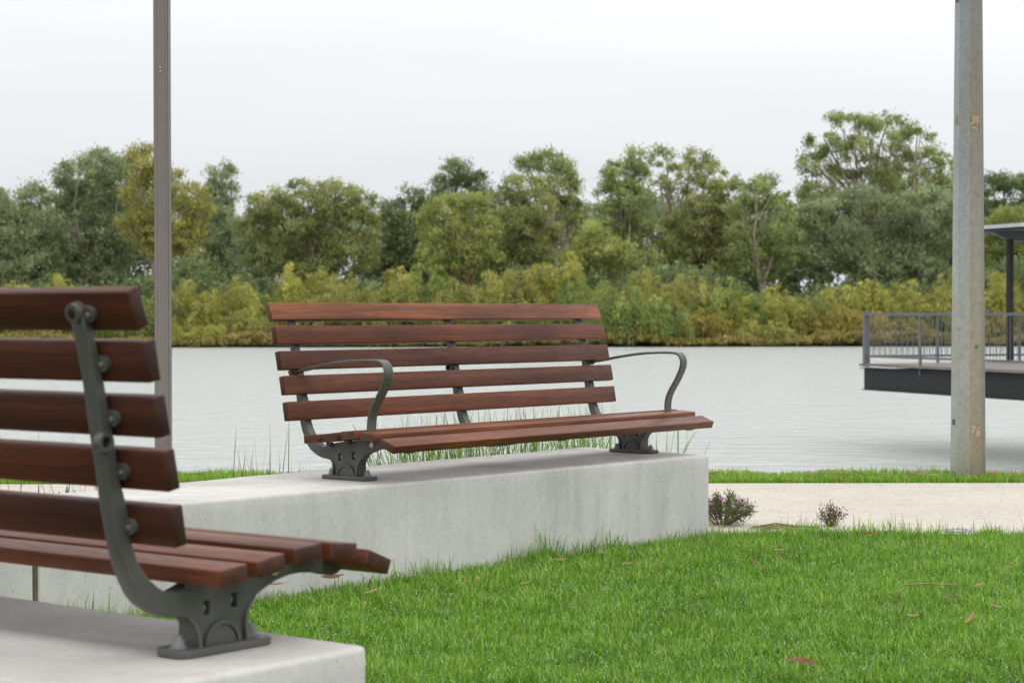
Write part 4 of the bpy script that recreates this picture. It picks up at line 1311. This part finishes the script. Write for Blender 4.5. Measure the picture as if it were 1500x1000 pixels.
# ------------------------------------------------------------------ small shrubs at the end of the wall
def shrub(loc, rx, h_, n, pal_stops, label, stemcol, flowers=()):
    root = empty('daisy_shrub', loc)
    tag(root, label, 'shrub')
    bm = bmesh.new()
    tips = []
    for i in range(46):
        a = random.uniform(0, 6.28); r_ = rx * math.sqrt(random.random())
        e = Vector((math.cos(a) * r_, math.sin(a) * r_, h_ * (1 - 0.45 * (r_ / rx) ** 2) * random.uniform(0.6, 1.0)))
        s_ = Vector((e.x * 0.2, e.y * 0.2, 0))
        m1 = s_.lerp(e, 0.55) + Vector((random.uniform(-0.01, 0.01), random.uniform(-0.01, 0.01), 0.01))
        tube(bm, [s_, m1, e], [0.0016, 0.0011, 0.0007], 5)
        tips += [s_.lerp(e, u) for u in (0.45, 0.6, 0.72, 0.82, 0.9, 0.97, 1.0)]
    from_bm('stems', bm, stemcol, root)
    T = np.array([list(p) for p in tips])
    c, d, wv, tone = leaves_for(T, np.full(len(T), 0.017), max(1, n // len(T)), 0.011, -0.6, 0.38, 1.0)
    link('foliage', quads_mesh('foliage', c, d, wv, tone), leaf_mat('shrub_leaf', pal_stops, 0.2), root)
    for (dx, dz) in flowers:
        f = Vector((dx, -rx * 0.55, dz))
        bm = bmesh.new()
        s_ = Vector((dx * 0.3, -rx * 0.1, dz * 0.35))
        tube(bm, [s_, s_.lerp(f, 0.6) + Vector((0, 0, 0.01)), f], [0.0011, 0.0009, 0.0008], 5)
        for k in range(12):
            u = k * 2 * math.pi / 12
            dr = Vector((math.cos(u), -0.35 + 0.1 * math.sin(u * 3), math.sin(u) * 0.6))
            sd_ = Vector((-math.sin(u), 0, math.cos(u) * 0.6)) * 0.0022
            p1, p2 = f + dr * 0.003, f + dr * 0.0095
            bm.faces.new([bm.verts.new(p) for p in (p1 - sd_ * 0.5, p2 - sd_, p2 + dr * 0.002, p2 + sd_, p1 + sd_ * 0.5)])
        fo = from_bm('flower', bm, M_petal, root)
        bm = bmesh.new(); bmesh.ops.create_icosphere(bm, subdivisions=2, radius=0.0038, matrix=Matrix.Translation(f + Vector((0, -0.002, 0.001))))
        from_bm('flower_centre', bm, M_yolk, fo)
    return root
m, t, b = mat('purple_petal'); b.inputs['Base Color'].default_value = (0.36, 0.12, 0.60, 1); M_petal = m
m, t, b = mat('flower_yellow'); b.inputs['Base Color'].default_value = (0.65, 0.38, 0.04, 1); M_yolk = m
M_twig = bark_mat('brown_twig', (0.10, 0.065, 0.035), (0.22, 0.15, 0.09))
shrub((0.835, 8.04, 0.0), 0.135, 0.140, 4200, [(0.0, (0.045, 0.055, 0.018)), (0.6, (0.12, 0.14, 0.05)), (1.0, (0.22, 0.19, 0.09))], 'green daisy shrub with a few purple flowers beside the end of the concrete wall', M_twig,
      [(-0.075, 0.085), (-0.055, 0.098), (-0.078, 0.140), (-0.010, 0.118), (0.075, 0.100)])
shrub((1.262, 7.98, 0.0), 0.062, 0.105, 800, [(0.0, (0.05, 0.04, 0.022)), (0.6, (0.13, 0.105, 0.06)), (1.0, (0.24, 0.17, 0.11))], 'small half dry brown shrub at the path edge, behind the lawn', M_twig)
tw = bmesh.new()
for i in range(7):
    y = 7.80 + 0.02 * i
    tube(tw, [(0.93 + random.uniform(-0.03, 0.05), y, 0.012), (1.03, y + 0.01, 0.018 + 0.004 * (i % 3)), (1.12 + random.uniform(-0.05, 0.08), y + 0.02, 0.012)], 0.0025, 5)
tag(from_bm('fallen_twigs', tw, M_twig), 'small pile of thin brown twigs on the path beside the daisy shrub', 'twigs')

# purple ring lying at the path edge
bm = bmesh.new()
n = 40
pts = []
for i in range(n):
    u = 2 * math.pi * i / n
    pts.append((u,))
rings = []
for i in range(n):
    u = 2 * math.pi * i / n
    c = Vector((math.cos(u) * 0.052, math.sin(u) * 0.052, 0))
    rr_ = Vector((math.cos(u), math.sin(u), 0))
    rings.append([bm.verts.new(c + rr_ * 0.004 * math.cos(k * math.pi / 3) + Vector((0, 0, 0.003 * math.sin(k * math.pi / 3)))) for k in range(6)])
for i in range(n):
    a_, b2 = rings[i], rings[(i + 1) % n]
    for k in range(6): bm.faces.new((a_[k], a_[(k + 1) % 6], b2[(k + 1) % 6], b2[k]))
m, t, b = mat('pale_purple_plastic'); b.inputs['Base Color'].default_value = (0.50, 0.44, 0.66, 1); b.inputs['Roughness'].default_value = 0.4
tag(from_bm('plastic_ring', bm, m, smooth=True, loc=(1.715, 7.80, 0.010)), 'pale purple ring lying on the path at the far edge of the lawn', 'ring')

# ------------------------------------------------------------------ fallen leaves and sticks
def litter_mat(name, a, c):
    m, t, b = mat(name)
    n = noise(t, coords(t), 60, 4, 0.7)
    t.links.new(ramp(t, [(0.3, a), (0.7, c)], n).outputs[0], b.inputs['Base Color'])
    b.inputs['Roughness'].default_value = 0.6
    return m
L_red = litter_mat('red_brown_leaf', (0.24, 0.095, 0.042), (0.42, 0.20, 0.10))
L_tan = litter_mat('tan_leaf', (0.40, 0.26, 0.14), (0.60, 0.45, 0.28))
L_brown = litter_mat('brown_leaf', (0.18, 0.105, 0.05), (0.36, 0.23, 0.12))
def gum_leaf(x, y, z, ln, wd, az, m, label, group=None, curl=0.25, tilt=0.0):
    bm = bmesh.new()
    n = 9
    rows = []
    for i in range(n):
        u = i / (n - 1)
        wdt = wd * 0.5 * (math.sin(math.pi * u ** 0.8) ** 0.8 if 0 < u < 1 else 0.05) + 0.0004
        cx = (u - 0.5) * ln
        cy = 0.18 * ln * (u - 0.5) ** 2 * 2
        cz = curl * ln * (u - 0.5) ** 2 + 0.002
        row = []
        for k, f in enumerate((-1, -0.5, 0, 0.5, 1)):
            row.append((cx, cy + wdt * f, cz + abs(f) * wdt * 0.45))
        rows.append([bm.verts.new(p) for p in row])
    for a_, b2 in zip(rows, rows[1:]):
        for k in range(4): bm.faces.new((a_[k], a_[k + 1], b2[k + 1], b2[k]))
    r_ = bmesh.ops.solidify(bm, geom=bm.faces[:], thickness=0.0007)
    o = from_bm('fallen_leaf', bm, m, smooth=True, loc=(x, y, z + 0.006))
    o.rotation_euler = Matrix.Rotation(random.uniform(0.12, 0.42), 3, 'X').to_euler().to_matrix().__matmul__(Matrix.Rotation(az, 3, 'Z') @ Matrix.Rotation(tilt, 3, 'Y')).to_euler()
    tag(o, label, 'leaf', group)
    return o
G = 'dead leaves lying on the grass'
gum_leaf(0.65, 4.55, 0.052, 0.078, 0.021, R(165), L_red, 'large red brown leaf on the lawn near the bottom edge of the photo', G, 0.1)
gum_leaf(0.155, 6.46, 0.050, 0.055, 0.013, R(10), L_tan, 'pale curled leaf on the lawn close to the middle of the long wall', G, 0.5)
gum_leaf(1.22, 5.60, 0.050, 0.050, 0.013, R(175), L_brown, 'brown leaf on the lawn below the long dark stick', G)
gum_leaf(1.185, 5.22, 0.050, 0.045, 0.011, R(50), L_tan, 'tan leaf standing slantwise in the lawn near the right edge of the photo', G, 0.2, -0.4)
gum_leaf(-0.685, 5.84, 0.055, 0.075, 0.019, R(5), L_tan, 'tan leaf on the lawn just under the front of the armless bench seat', G, 0.3)
gum_leaf(-0.53, 5.98, 0.055, 0.070, 0.028, R(20), L_red, 'broad red brown leaf on the lawn under the armless bench seat tip', G, 0.4)
gum_leaf(-0.40, 5.74, 0.048, 0.050, 0.010, R(40), L_tan, 'thin tan leaf on the lawn right of the front tip of the armless bench', G, 0.2)
gum_leaf(0.985, 7.36, 0.055, 0.065, 0.011, R(-10), L_tan, 'slender tan leaf on the lawn just in front of the daisy shrub', G, 0.15)
gum_leaf(1.25, 7.10, 0.060, 0.085, 0.016, R(12), L_red, 'red brown leaf on the far part of the lawn before the half dry shrub', G, 0.35)
gum_leaf(1.60, 10.14, 0.042, 0.13, 0.028, R(5), L_tan, 'pale curved leaf on the grass strip beyond the path, above the half dry shrub', G, 0.3)
gum_leaf(-1.77, 10.12, 0.040, 0.12, 0.026, R(175), L_brown, 'brown leaf on the grass strip just right of the square post', G, 0.2)
sml = ['small dry leaf fragment lying on the lawn']
for (px, py, c) in [(712, 881, L_tan), (960, 834, L_brown), (1150, 783, L_tan), (1105, 828, L_brown), (1435, 862, L_tan), (1312, 885, L_brown), (1338, 908, L_tan), (770, 858, L_tan), (700, 852, L_tan), (920, 829, L_tan), (880, 812, L_tan), (1460, 895, L_tan), (1142, 810, L_tan), (1480, 835, L_tan)]:
    Y = (H - 0.047) * F / (py - 461.4)
    gum_leaf((px - 750) / F * Y, Y, 0.047, random.uniform(0.030, 0.055), random.uniform(0.008, 0.014), random.uniform(0, 6.28), c, sml[0], G, random.uniform(0.1, 0.5), random.uniform(-0.3, 0.3))
for (px, py) in [(1188, 702), (1262, 705), (1300, 703), (1352, 701), (1368, 707), (1402, 696), (1455, 692), (1455, 705), (1490, 704), (1335, 706), (1240, 708), (290, 699), (1045, 700)]:
    Y = 10.27 - (py - 692) * 0.014
    gum_leaf((px - 750) / F * Y, Y, 0.034, random.uniform(0.06, 0.11), random.uniform(0.012, 0.022), random.uniform(-0.6, 0.6), random.choice([L_tan, L_brown]), 'small dry leaf lying on the grass strip between path and river', G, 0.3)
bm = bmesh.new()
tube(bm, [(-0.085, 0.0, 0.0), (-0.03, 0.004, 0.004), (0.02, -0.002, 0.003), (0.075, 0.003, 0.0)], [0.002, 0.0027, 0.0026, 0.0015], 6)
o = from_bm('fallen_stick', bm, L_brown, loc=(1.225, 5.89, 0.052)); o.rotation_euler[2] = R(-2)
tag(o, 'long thin dark stick lying across the lawn at the right', 'stick')
